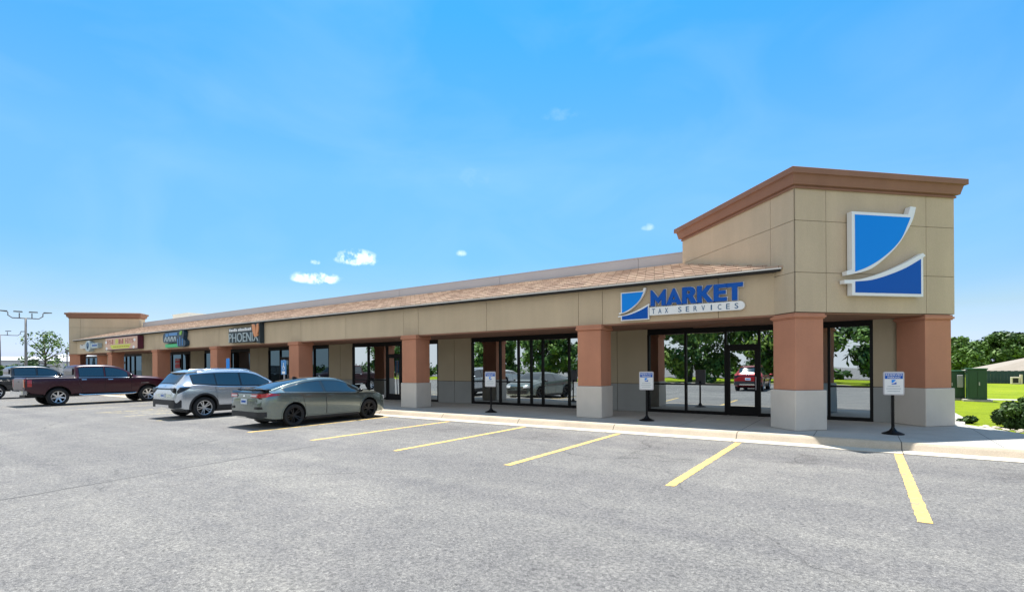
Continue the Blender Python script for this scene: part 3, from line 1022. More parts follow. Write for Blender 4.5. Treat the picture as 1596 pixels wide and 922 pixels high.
for xa, za in ((-45.0, 3.62), (-44.9, 3.18), (-39.95, 3.66), (-40.1, 3.18)):
    mb.prism(BF, [(xa + .18 * math.cos(t), za + .1 * math.sin(t)) for t in np.linspace(0, 6.0, 12)], .366, .376, M_WHITE)
o = mb.build('bowl_picture'); o.parent = xs_

# pale key-shaped sign on the far end
ks = thing('keyhole_sign', 'pale grey sign with round medallion beside the far tower', 'sign')
M_GREYSIGN = material('sign_grey', (0.55, 0.54, 0.52), 0.5)
mb = MB(); mb.prism(BF, [(-51.1, 3.34), (-49.6, 3.30), (-49.6, 3.66), (-50.2, 3.66), (-50.5, 3.56), (-51.1, 3.66)], .02, .2, M_GREYSIGN)
o = mb.build('name_panel'); o.parent = ks
mb = MB(); mb.obox(BF, -48.5, -46.95, 3.30, 3.67, .02, .3, M_PALE)
for k in range(7):
    mb.obox(BF, -48.05 + k * .145, -47.95 + k * .145, 3.43, 3.57, .30, .31, M_BLUE2)
o = mb.build('name_panel', bevel=.01); o.parent = ks
mb = MB()
mb.prism(BF, [(-48.95 + .62 * math.cos(t), 3.48 + .41 * math.sin(t)) for t in np.linspace(0, 6.1, 28)], .02, .32, M_PALE)
mb.prism(BF, [(-48.95 + .26 * math.cos(t), 3.54 + .22 * math.sin(t)) for t in np.linspace(0, 6.1, 20)], .318, .33, M_TEXT)
mb.obox(BF, -49.06, -48.84, 3.24, 3.45, .318, .33, M_TEXT)
o = mb.build('medallion'); o.parent = ks

# ------------------------------------------------------------------ sign stands on the sidewalk
M_GLYPH = material('sign_glyph_grey', (0.36, 0.42, 0.46), 0.6)
M_STANDW = material('stand_white', (0.66, 0.68, 0.70), 0.35)
def sign_stand(loc, rz, label):
    t = thing('sign_stand', label, 'sign stand', loc, rz, 'sign stands along the sidewalk')
    mb = MB(); mb.lathe([(.001, .0), (.21, .0), (.21, .018), (.17, .035), (.08, .075), (.045, .12), (.03, .16), (.001, .16)], M_BLACK, 28)
    o = mb.build('base', autosmooth=40); o.parent = t
    mb = MB(); mb.tube([(0, 0, .14), (0, 0, .95)], .03, M_BLACK, 14)
    o = mb.build('pole', autosmooth=40); o.parent = t
    B = ((0, -.035, 1.13), (1, 0, 0), (0, 0, 1), (0, -1, 0))
    def rr(w, h, r):
        P = []
        for cx, cy, a0 in ((w - r, h - r, 0), (-w + r, h - r, 90), (-w + r, -h + r, 180), (w - r, -h + r, 270)):
            P += [(cx + r * math.cos(rad(a0 + q)), cy + r * math.sin(rad(a0 + q))) for q in (0, 30, 60, 90)]
        return P
    mb = MB(); mb.prism(B, rr(.20, .26, .035), 0, .022, M_METAL)
    p = mb.build('sign_panel', bevel=.003); p.parent = t
    mb = MB(); mb.prism(B, rr(.178, .238, .02), .02, .026, M_STANDW)
    f = mb.build('sign_face'); f.parent = p
    mb = MB(); mb.obox(B, -.17, .17, .10, .225, .024, .029, M_BLUE2)
    o = mb.build('header_band'); o.parent = p
    for wd, hw, za, zb in (('RESERVED', .155, .165, .212), ('PARKING', .12, .112, .150)):
        mb = MB(); put_shape(mb, text_shape(wd, .01, .006), B, -hw, hw, za, zb, .028, .031, M_STANDW)
        o = mb.build('header_word'); o.parent = p
    q = lambda u, v: ((u - 2.35) * .05, .035 + (v - 4.42) * .055)
    mb = MB(); mb.prism(B, [q(1.48, 5.25), q(3.05, 5.25), q(2.8, 4.75), q(2.17, 4.2), q(1.48, 3.9)], .024, .029, M_BLUE1)
    o = mb.build('emblem_panel'); o.parent = p
    mb = MB(); mb.prism(B, [q(1.48, 3.66), q(2.4, 3.84), q(3.34, 4.25), q(3.34, 3.4), q(1.48, 3.4)], .024, .029, M_BLUE2)
    o = mb.build('emblem_panel'); o.parent = p
    for zz, hw, n in ((-.075, .12, 9), (-.13, .14, 12), (-.185, .12, 10)):
        mb = MB()
        for k in range(n):
            xa = -hw + 2 * hw * k / n
            mb.obox(B, xa, xa + 2 * hw / n * .68, zz, zz + .022, .024, .028, M_GLYPH)
        o = mb.build('small_print'); o.parent = p
    return t


sign_stand((0.54, 14.16, .15), rad(18), 'black sign stand with white and blue notice, nearest the corner tower pier')
sign_stand((-5.06, 14.09, .15), rad(12), 'black sign stand with white and blue notice, right of the column by the glass entrance')
sign_stand((-10.49, 13.98, .15), rad(14), 'black sign stand with white and blue notice, farthest along the walk before the wide windows')

# accessible parking sign and blue post sign at the kerb
def post_sign(loc, h, w, label, symbol):
    t = thing('parking_sign', label, 'parking sign', loc)
    mb = MB(); mb.box(-.025, .025, -.02, .02, 0, h, M_METAL)
    o = mb.build('post'); o.parent = t
    B = ((0, -.022, h - .36), (1, 0, 0), (0, 0, 1), (0, -1, 0))
    mb = MB(); mb.obox(B, -w, w, -.33, .33, 0, .012, M_BLUE1 if symbol is None else M_SKYB)
    p = mb.build('sign_panel', bevel=.004); p.parent = t
    if symbol:
        mb = MB()
        mb.prism(B, [(.0 + .03 * math.cos(a), .17 + .03 * math.sin(a)) for a in np.linspace(0, 6, 10)], .011, .016, M_WHITE)
        mb.prism(B, [(-.02, .13), (.02, .13), (.02, .04), (.08, .04), (.12, -.08), (.085, -.09), (.055, 0.0), (-.02, 0.0)], .011, .016, M_WHITE)
        ring = [(.0 + .1 * math.cos(a), -.02 + .1 * math.sin(a)) for a in np.linspace(2.2, 5.9, 12)] + [(.0 + .075 * math.cos(a), -.02 + .075 * math.sin(a)) for a in np.linspace(5.9, 2.2, 12)]
        mb.prism(B, ring, .011, .016, M_WHITE)
        mb.obox(B, -.12, .12, -.3, -.18, .011, .016, M_WHITE)
        o = mb.build('wheelchair_symbol'); o.parent = p


post_sign((-22.07, 13.5, .15), 1.95, .21, 'blue and white accessible parking sign on a post before the shop door', True)
post_sign((-27.13, 13.5, .15), 2.1, .17, 'plain bright blue post sign by the column under the PHOENIX sign', None)

# notices and red sign in the far shop windows
def notice(x, z, w, h, mat, label, cat, name):
    mb = MB(); B = ((x * K, WY - .001, z), (1, 0, 0), (0, 0, 1), (0, -1, 0))
    mb.obox(B, -w / 2, w / 2, -h / 2, h / 2, 0.0, .02, mat)
    mb.obox(B, -w / 2 + .03, w / 2 - .03, h / 2 - .12, h / 2 - .05, .018, .023, M_GLYPH)
    mb.obox(B, -w / 2 + .03, w / 2 - .06, -.04, .02, .018, .023, M_GLYPH)
    tag(mb.build(name, bevel=.004), label, cat)


M_RED = material('poster_red', (0.45, 0.012, 0.02), 0.5)
notice(-39.0, 2.1, .75, .7, M_RED, 'red square poster in the window below the blue and green sign', 'poster', 'poster')
notice(-41.9, 1.85, .36, .8, M_CREAM, 'tall cream notice in the window left of the red poster', 'poster', 'poster')
notice(-41.95, 2.5, .36, .28, M_GREEN, 'small green notice above the tall cream one', 'poster', 'poster')
notice(-53.1, 2.1, 1.5, .35, M_WHITE, 'white banner in the farthest shop window above the maroon pickup', 'banner', 'banner')

# ------------------------------------------------------------------ vehicles (local axes: +y forward, z up, origin between the axles)
def pchip(P):
    x = np.array([p[0] for p in P], float); y = np.array([p[1] for p in P], float)
    h = np.diff(x); d = np.diff(y) / h
    mslope = np.zeros(len(x))
    for i in range(1, len(x) - 1):
        if d[i - 1] * d[i] > 0:
            w1, w2 = 2 * h[i] + h[i - 1], h[i] + 2 * h[i - 1]
            mslope[i] = (w1 + w2) / (w1 / d[i - 1] + w2 / d[i])
    mslope[0], mslope[-1] = d[0], d[-1]

    def f(q):
        q = min(max(q, x[0]), x[-1])
        i = min(max(int(np.searchsorted(x, q)) - 1, 0), len(h) - 1)
        t = (q - x[i]) / h[i]
        return float((1 + 2 * t) * (1 - t) ** 2 * y[i] + t * (1 - t) ** 2 * h[i] * mslope[i] + t * t * (3 - 2 * t) * y[i + 1] + t * t * (t - 1) * h[i] * mslope[i + 1])
    return f


def carpaint(name, col, metallic=0.55, rough=0.32, coat=0.9):
    return material(name, col, rough, metallic=metallic, coat=coat, fine=0.03, fscale=300)


M_CARGLASS = material('car_glass', (0.012, 0.018, 0.024), 0.03, spec=0.9, ior=1.75)
M_TYRE = material('tyre_rubber', (0.018, 0.018, 0.019), 0.85)
M_RIM = material('alloy_rim', (0.62, 0.63, 0.65), 0.3, metallic=0.85)
M_RIMDARK = material('black_alloy_rim', (0.02, 0.02, 0.022), 0.3, metallic=0.4)
M_CHROME = material('chrome', (0.75, 0.76, 0.78), 0.12, metallic=1.0)
M_PLASTIC = material('black_plastic', (0.02, 0.02, 0.022), 0.6)
M_TRIM = material('gloss_black_trim', (0.01, 0.01, 0.012), 0.25)
M_TAIL = material('tail_lamp_red', (0.42, 0.008, 0.012), 0.15, coat=1.0)
M_LAMP = material('lamp_clear', (0.55, 0.57, 0.6), 0.08, spec=0.8)
M_PLATE = material('number_plate', (0.62, 0.68, 0.75), 0.5)


class Shell:
    def __init__(s, S):
        s.S = S
        for k in ('top', 'belt', 'bot', 'w', 'wr'):
            setattr(s, k, pchip(S[k]))
        s.y0, s.y1 = S['top'][0][0], S['top'][-1][0]

    def section(s, y):
        zt, zb, w, wr = s.top(y), s.bot(y), s.w(y), s.wr(y)
        ze = min(s.belt(y), zt - .012)
        c = min(s.S.get('crown', .075), .62 * (zt - ze))
        zr = zt - c
        wr = min(wr, w * .96)
        H = ze - zb
        k = s.S.get('tuck', .95)
        return [(0, zb), (w * .80, zb), (w * k, zb + min(.05, H * .15)), (w * (k + .02), zb + H * .22), (w * .992, zb + H * .42),
                (w * 1.0, zb + H * .60), (w * 1.0, zb + H * .76), (w * .993, zb + H * .88), (w * .975, ze - .002),
                (w * .955 + (wr - w * .955) * .04, ze + (zr - ze) * .06),
                (w * .955 + (wr - w * .955) * .5, ze + (zr - ze) * .5), (wr, zr), (wr * .965, zr + c * .40), (wr * .88, zr + c * .72), (wr * .6, zr + c * .93), (wr * .3, zr + c * .985), (0, zt)]

    def W(s, y, z):
        P = s.section(y)[2:12]
        return float(np.interp(z, [p[1] for p in P], [p[0] for p in P]))

    def T(s, y, x):
        P = s.section(y)[11:][::-1]
        return float(np.interp(abs(x), [p[0] for p in P], [p[1] for p in P]))

    def edge(s, y):
        return s.section(y)[11][1]

    def belt_at(s, y):
        return s.section(y)[8][1]

    def rear(s, x, z):
        lo, hi = s.y0, s.y0 + 1.0
        y = lo
        while y < hi and (s.w(y) * .99 < abs(x) or s.top(y) < z + .005):
            y += .005
        return y

    def front(s, x, z):
        y = s.y1
        while y > s.y1 - 1.0 and (s.w(y) * .99 < abs(x) or s.top(y) < z + .005):
            y -= .005
        return y

    def body(s, paint):
        ys = list(np.arange(s.y0, s.y1, .045)) + [s.y1] + s.S.get('extra', [])
        ys += [s.y0 + q for q in (.01, .02, .035, .07)] + [s.y1 - q for q in (.008, .016, .03, .06)]
        ys = sorted(set(round(float(q), 4) for q in ys))
        mb = MB(); V = []; F = []
        n = len(s.section(0))
        R = 2 * n - 2
        for y in ys:
            P = s.section(y)
            V += [(x, y, z) for x, z in P] + [(-x, y, z) for x, z in P[1:-1][::-1]]
        for i in range(len(ys) - 1):
            for k in range(R):
                F.append((i * R + k, i * R + (k + 1) % R, (i + 1) * R + (k + 1) % R, (i + 1) * R + k))
        F.append(list(range(R))[::-1]); F.append([(len(ys) - 1) * R + k for k in range(R)])
        mb.add(V, F, paint)
        return mb


def solid_grid(mb, G, H, mat):
    """closed thin slab between an outer grid G and an inner grid H of points"""
    n, m = len(G), len(G[0])
    V = [p for r in G for p in r] + [p for r in H for p in r]
    o = n * m; F = []
    for i in range(n - 1):
        for j in range(m - 1):
            a, b_, c, d = i * m + j, (i + 1) * m + j, (i + 1) * m + j + 1, i * m + j + 1
            F.append((a, b_, c, d)); F.append((o + d, o + c, o + b_, o + a))
    for i in range(n - 1):
        for j in (0, m - 1):
            a, b_ = i * m + j, (i + 1) * m + j
            F.append((a, b_, o + b_, o + a))
    for j in range(m - 1):
        for i in (0, n - 1):
            a, b_ = i * m + j, i * m + j + 1
            F.append((a, b_, o + b_, o + a))
    mb.add(V, F, mat)


def side_patch(mb, sh, sgn, lo, hi, off, mat, nz=4, depth=.02):
    """lo, hi: matching (y, z) polylines on the flank"""
    G, H = [], []
    for (ya, za), (yb, zb) in zip(lo, hi):
        g, h = [], []
        for k in range(nz + 1):
            t = k / nz
            y, z = ya + (yb - ya) * t, za + (zb - za) * t
            x = sh.W(y, z)
            g.append((sgn * (x + off), y, z)); h.append((sgn * (x + off - depth), y, z))
        G.append(g); H.append(h)
    solid_grid(mb, G, H, mat)


def top_patch(mb, sh, ya, yb, fw, off, mat, ny=14, nx=14, depth=.02):
    G, H = [], []
    for i in range(ny + 1):
        y = ya + (yb - ya) * i / ny
        hw = sh.section(y)[11][0] * fw
        e = 1e-3
        sl = (sh.top(y + e) - sh.top(y - e)) / (2 * e)
        ln = math.hypot(1, sl)
        g, h = [], []
        for k in range(nx + 1):
            x = -hw + 2 * hw * k / nx
            z = sh.T(y, x)
            g.append((x, y - sl / ln * off, z + off / ln)); h.append((x, y + sl / ln * (depth - off), z - (depth - off) / ln))
        G.append(g); H.append(h)
    solid_grid(mb, G, H, mat)


def end_patch(mb, sh, x0, x1, z0, z1, off, mat, rear=True, nx=16, nz=3, depth=.03, zf=None):
    G, H = [], []
    sg = -1 if rear else 1
    for i in range(nx + 1):
        x = x0 + (x1 - x0) * i / nx
        a, b_ = (z0, z1) if zf is None else zf(x)
        g, h = [], []
        for k in range(nz + 1):
            z = a + (b_ - a) * k / nz
            y = sh.rear(x, z) if rear else sh.front(x, z)
            g.append((x, y + sg * off, z)); h.append((x, y + sg * (off - depth), z))
        G.append(g); H.append(h)
    solid_grid(mb, G, H, mat)


def wheel(parent, x, y, r, width, rim_r, mat, spokes, style='split'):
    sgn = 1 if x > 0 else -1
    mb = MB()
    w = width / 2
    mb.lathe([(rim_r * .95, -w * .6), (rim_r * .3, -w * .2), (.001, -w * .2)], M_TRIM, 28, 'x')
    mb.lathe([(rim_r * .93, -w * .6), (rim_r * .93, w * .5)], M_TRIM, 28, 'x')
    wh = mb.build('wheel', parent, autosmooth=40)
    wh.location = (x, y, r)
    wh.rotation_euler = (rad(13 if y > 0 else 40), 0, 0 if sgn > 0 else math.pi)
    t = MB()
    t.lathe([(rim_r, -w * .9), (rim_r * 1.08, -w), (r * .93, -w), (r * .99, -w * .8), (r, -w * .5), (r, w * .5), (r * .99, w * .8), (r * .93, w), (rim_r * 1.08, w), (rim_r, w * .9), (rim_r * .97, w * .5), (rim_r * .97, -w * .5), (rim_r, -w * .9)], M_TYRE, 40, 'x')
    o = t.build('tyre', wh, autosmooth=40)
    k = MB()
    k.lathe([(rim_r * 1.0, w * .90), (rim_r * .99, w * .97), (rim_r * .93, w * .93), (rim_r * .90, w * .55)], mat, 40, 'x')
    k.lathe([(.001, w * .62), (rim_r * .17, w * .62), (rim_r * .22, w * .45), (rim_r * .22, 0)], mat, 20, 'x')
    for i in range(spokes):
        a = 2 * math.pi * i / spokes
        offs = (-.11, .11) if style == 'split' else (0,)
        for d in offs:
            hw = .055 if style == 'split' else .115
            P = []
            for rr_, xo, ww, dd in ((rim_r * .12, w * .55, hw * 1.2, d * .4), (rim_r * .96, w * .86, hw * (1.0 if style == 'split' else .8), d * 1.6)):
                for sg in (-1, 1):
                    u = rim_r * (dd + sg * ww)
                    for xx in (xo, xo - .035):
                        P.append((xx, rr_ * math.cos(a) - u * math.sin(a), rr_ * math.sin(a) + u * math.cos(a)))
            k.add(P, [(0, 2, 6, 4), (1, 5, 7, 3), (0, 4, 5, 1), (2, 3, 7, 6), (0, 1, 3, 2), (4, 6, 7, 5)], mat)
    k.build('rim', wh, autosmooth=35)
    return wh


def cut(o, cutters):
    bpy.context.view_layer.update()
    for c in cutters:
        md = o.modifiers.new('cut', 'BOOLEAN'); md.operation = 'DIFFERENCE'; md.object = c; md.solver = 'EXACT'
    dg = bpy.context.evaluated_depsgraph_get()
    me = bpy.data.meshes.new_from_object(o.evaluated_get(dg), depsgraph=dg)
    o.modifiers.clear(); o.data = me
    for c in cutters:
        bpy.data.objects.remove(c)
    me.polygons.foreach_set('use_smooth', [True] * len(me.polygons))
    me.set_sharp_from_angle(angle=rad(32))


def make_car(S, name, label, cat, paint, loc, rz, group=None):
    root = thing(name, label, cat, loc, rz, group)
    sh = Shell(S)
    body = sh.body(paint).build('body', None)
    me = body.data; me.materials.append(M_PLASTIC)
    cuts = []
    wb = S['wb'] / 2; r = S['r']; ar = S.get('arch', r * 1.16)
    for y in (-wb, wb):
        for sg in (-1, 1):
            c = MB(); c.lathe([(.001, .42), (ar, .42), (ar, 1.3), (.001, 1.3)], M_PLASTIC, 36, 'x')
            ob = c.build('cutter')
            if sg < 0: ob.rotation_euler = (0, 0, math.pi)
            ob.location = (0, y, r + S.get('archz', .02)); cuts.append(ob)
    if 'bed' in S:
        ya, yb, hw, zf = S['bed']
        c = MB(); c.box(-hw, hw, ya, yb, zf, 2.5, M_PLASTIC); cuts.append(c.build('cutter'))
    cut(body, cuts)
    body.parent = root
    mats = S
    # arch lips
    for y in (-wb, wb):
        for sg in (-1, 1):
            mb = MB(); G, H = [], []
            wd = S.get('lip', .02)
            for i in range(25):
                t = rad(-14 + 208 * i / 24)
                g, h = [], []
                for rr_ in (ar - .004, ar + wd):
                    yy, zz = y + rr_ * math.cos(t), r + S.get('archz', .02) + rr_ * math.sin(t)
                    zz = max(zz, sh.bot(yy) + .015)
                    x = sh.W(yy, zz)
                    g.append((sg * (x + .012), yy, zz)); h.append((sg * (x - .03), yy, zz))
                G.append(g); H.append(h)
            solid_grid(mb, G, H, S.get('lipmat') or paint)
            mb.build('wheel_arch', root, autosmooth=40)
    # glazing: dark surround, then panes
    for sg in (-1, 1):
        for ya, yb in S['panes']:
            ys = np.linspace(ya, yb, 12)
            b0, t0 = S.get('glass_lo', .03), S.get('glass_hi', .045)
            lo = [(y, sh.belt_at(y) + b0) for y in ys]
            hi = [(y, max(sh.belt_at(y) + b0 + .004, sh.edge(y) - t0)) for y in ys]
            mb = MB(); side_patch(mb, sh, sg, lo, hi, .008, M_CARGLASS)
            pane = mb.build('side_window', root, autosmooth=40)
            ys2 = np.linspace(ya - .03, yb + .03, 12)
            lo = [(y, sh.belt_at(y) + b0 - .018) for y in ys2]
            hi = [(y, max(sh.belt_at(y) + b0 - .01, sh.edge(y) - t0 + .018)) for y in ys2]
            mb = MB(); side_patch(mb, sh, sg, lo, hi, .004, S.get('winmat', M_TRIM))
            mb.build('window_frame', pane, autosmooth=40)
        if S.get('beltline'):
            ya, yb = S['panes'][0][0] - .05, S['panes'][-1][1] + .05
            ys = np.linspace(ya, yb, 24)
            mb = MB(); side_patch(mb, sh, sg, [(y, sh.belt_at(y) + .002) for y in ys], [(y, sh.belt_at(y) + .018) for y in ys], .014, M_CHROME, nz=1)
            mb.build('belt_trim', root)
        # doors with seams and handles
        for pts_lo, pts_hi in S['doors']:
            mb = MB(); side_patch(mb, sh, sg, pts_lo, pts_hi, .0045, paint, nz=10, depth=.012)
            d = mb.build('door', root, autosmooth=30)
            loop = pts_lo + pts_hi[::-1] + [pts_lo[0]]
            mb = MB()
            for (ya, za), (yb, zb) in zip(loop, loop[1:]):
                n_ = max(2, int(math.hypot(yb - ya, zb - za) / .08))
                P = []
                for k in range(n_ + 1):
                    y, z = ya + (yb - ya) * k / n_, za + (zb - za) * k / n_
                    P.append((sg * (sh.W(y, z) + .002), y, z))
                mb.tube(P, .0055, M_TRIM, 5)
            mb.build('door_seal', d)
            yh = pts_hi[0][0] + .10; zh = sh.belt_at(yh) - S.get('handle', .09)
            mb = MB(); side_patch(mb, sh, sg, [(yh, zh), (yh + .2, zh)], [(yh, zh + .032), (yh + .2, zh + .032)], .035, S.get('handlemat') or paint, nz=1, depth=.02)
            mb.build('door_handle', d, bevel=.004)
        # mirrors
        ym, zm = S['mirror']
        xm = sh.W(ym, zm)
        mb = MB()
        bm_ = S.get('mirror_size', (.19, .12, .13))
        P = []
        for k in range(9):
            t = k / 8; s_ = math.sin(math.pi * (.12 + .76 * t)) ** .5
            P.append((sg * (xm + .05 + bm_[0] * t), s_))
        V, F = [], []
        for x, s_ in P:
            for q in range(10):
                a = 2 * math.pi * q / 10
                V.append((x, ym + .02 + bm_[1] * .5 * s_ * math.cos(a), zm + .03 + bm_[2] * .5 * s_ * math.sin(a) * (1 if math.sin(a) > 0 else .8)))
        for i in range(8):
            for q in range(10):
                F.append((i * 10 + q, i * 10 + (q + 1) % 10, (i + 1) * 10 + (q + 1) % 10, (i + 1) * 10 + q))
        F += [list(range(10)), list(range(80, 90))]
        mb.add(V, F, S.get('mirrormat') or paint)
        mb.tube([(sg * (xm - .02), ym + .03, zm - .03), (sg * (xm + .09), ym + .02, zm)], .025, M_TRIM, 8)
        mb.build('mirror', root, autosmooth=45)
    for nm, (ya, yb, fw) in (('windshield', S['windshield']), ('rear_window', S.get('backlight'))) if S.get('backlight') else (('windshield', S['windshield']),):
        mb = MB(); top_patch(mb, sh, ya, yb, fw, .006, M_CARGLASS)
        g = mb.build(nm, root, autosmooth=50)
        mb = MB(); top_patch(mb, sh, ya - .03, yb + .03, min(fw + .04, 1.0), .003, M_TRIM)
        mb.build('window_frame', g, autosmooth=50)
    for x, y in ((S['tx'], -wb), (-S['tx'], -wb), (S['tx'], wb), (-S['tx'], wb)):
        wheel(root, x, y, r, S['tw'], S['rim'], S['rimmat'], S['spokes'], S['style'])
    S['extras'](root, sh, paint)
    # black plastic floor pan between the wheels
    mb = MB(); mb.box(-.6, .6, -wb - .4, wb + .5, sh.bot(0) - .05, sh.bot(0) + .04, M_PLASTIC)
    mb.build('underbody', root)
    return root


def plate(root, sh, z, w=.16, off=.02, x=0.0):
    mb = MB(); end_patch(mb, sh, x - w, x + w, z - .075, z + .075, off, M_PLATE, True, 4, 2)
    p = mb.build('number_plate', root)
    mb = MB()
    for k in range(6):
        xa = x - w + .04 + k * (2 * w - .08) / 6
        end_patch(mb, sh, xa, xa + .032, z - .03, z + .03, off + .003, M_BLUE2, True, 1, 1, .006)
    mb.build('plate_characters', p)


def sedan_extras(root, sh, paint):
    # black hatch strip, ducktail, bumper insert and lamps
    mb = MB(); end_patch(mb, sh, -.80, .80, .98, 1.055, .012, M_TRIM, True, 18, 2)
    mb.build('tail_panel', root, autosmooth=40)
    for sg in (-1, 1):
        mb = MB()
        end_patch(mb, sh, sg * .40, sg * .84, .87, .985, .022, M_TAIL, True, 12, 2, zf=lambda x: (.885 - .01 * abs(x), .965 + .02 * abs(x)))
        ys = np.linspace(-2.24, -1.80, 8)
        side_patch(mb, sh, sg, [(y, .885 + (y + 2.24) * .12) for y in ys], [(y, .985 - max(0, y + 2.0) * .22) for y in ys], .014, M_TAIL, 2)
        mb.build('tail_light', root, autosmooth=40)
        mb = MB(); end_patch(mb, sh, sg * .36, sg * .66, .905, .945, .030, M_LAMP, True, 6, 1, .02)
        mb.build('reversing_light', root)
        mb = MB()
        ys = np.linspace(-2.22, -2.05, 4)
        end_patch(mb, sh, sg * .55, sg * .80, .55, .62, .018, M_TRIM, True, 6, 1)
        mb.build('bumper_vent', root)
        mb = MB(); ys = np.linspace(-.98, .96, 20)
        side_patch(mb, sh, sg, [(y, sh.bot(y) + .005) for y in ys], [(y, sh.bot(y) + .07) for y in ys], .012, M_PLASTIC, 2)
        mb.build('side_skirt', root, autosmooth=40)
        mb = MB(); end_patch(mb, sh, sg * .42, sg * .78, .62, .74, .012, M_LAMP, False, 8, 2)
        mb.build('headlight', root, autosmooth=40)
    mb = MB(); end_patch(mb, sh, -.84, .84, .33, .47, .014, M_PLASTIC, True, 20, 2)
    mb.build('rear_bumper', root, autosmooth=40)
    mb = MB(); end_patch(mb, sh, -.6, .6, .3, .5, .012, M_PLASTIC, False, 14, 2)
    mb.build('front_grille', root, autosmooth=40)
    mb = MB(); G, H = [], []
    for i in range(17):                                   # lip spoiler
        x = -.74 + 1.48 * i / 16
        y = -2.24 + .10 * (x / .74) ** 2
        G.append([(x, y - .05, 1.105), (x, y + .12, 1.098)]); H.append([(x, y - .03, 1.06), (x, y + .16, 1.06)])
    solid_grid(mb, G, H, M_TRIM); mb.build('lip_spoiler', root, autosmooth=40)
    plate(root, sh, .76)
    mb = MB(); end_patch(mb, sh, -.05, .05, .90, .95, .018, M_CHROME, True, 3, 2); mb.build('badge', root)
    mb = MB(); mb.prism(((0, -.75, sh.top(-.75) - .01), (0, 1, 0), (0, 0, 1), (1, 0, 0)), [(-.14, 0), (.10, 0), (-.06, .06), (-.12, .065)], -.018, .018, M_TRIM)
    mb.build('roof_antenna', root)


SEDAN = dict(wb=2.735, r=.325, tw=.225, rim=.235, tx=.775, rimmat=M_RIMDARK, spokes=5, style='split', crown=.085,
    top=[(-2.38, .80), (-2.365, .96), (-2.33, 1.04), (-2.22, 1.078), (-2.0, 1.10), (-1.75, 1.165), (-1.3, 1.285), (-.75, 1.382), (-.25, 1.415), (.15, 1.405), (.5, 1.345), (.85, 1.205), (1.2, 1.025), (1.32, .985), (1.6, .945), (1.95, .86), (2.15, .77), (2.25, .66), (2.28, .55)],
    belt=[(-2.38, .70), (-2.2, .95), (-1.9, 1.005), (-1.3, .985), (0, .935), (1.0, .895), (1.3, .885), (1.9, .79), (2.2, .64), (2.28, .46)],
    bot=[(-2.38, .36), (-2.2, .25), (-1.9, .20), (1.9, .18), (2.2, .21), (2.28, .28)],
    w=[(-2.38, .66), (-2.36, .74), (-2.3, .80), (-2.15, .865), (-1.8, .90), (-1.3, .905), (0, .885), (1.3, .90), (1.8, .87), (2.1, .765), (2.24, .60), (2.28, .46)],
    wr=[(-2.38, .60), (-2.0, .66), (-1.6, .60), (-1.1, .565), (-.5, .565), (.3, .58), (.8, .63), (1.22, .75), (1.6, .75), (2.1, .62), (2.28, .36)],
    panes=[(-1.62, -.36), (-.28, .98)], windshield=(.34, 1.16, .93), backlight=(-1.93, -.72, .93),
    doors=[([(-.98, .42), (-.95, .30), (-.28, .29)][0:3], [(-1.12, .94), (-1.0, .94), (-.32, .92)]), ([(-.26, .29), (.3, .29), (.98, .30)], [(-.30, .92), (.3, .905), (.98, .88)])],
    mirror=(.90, .93), mirrormat=M_TRIM, glass_hi=.03, extras=sedan_extras)


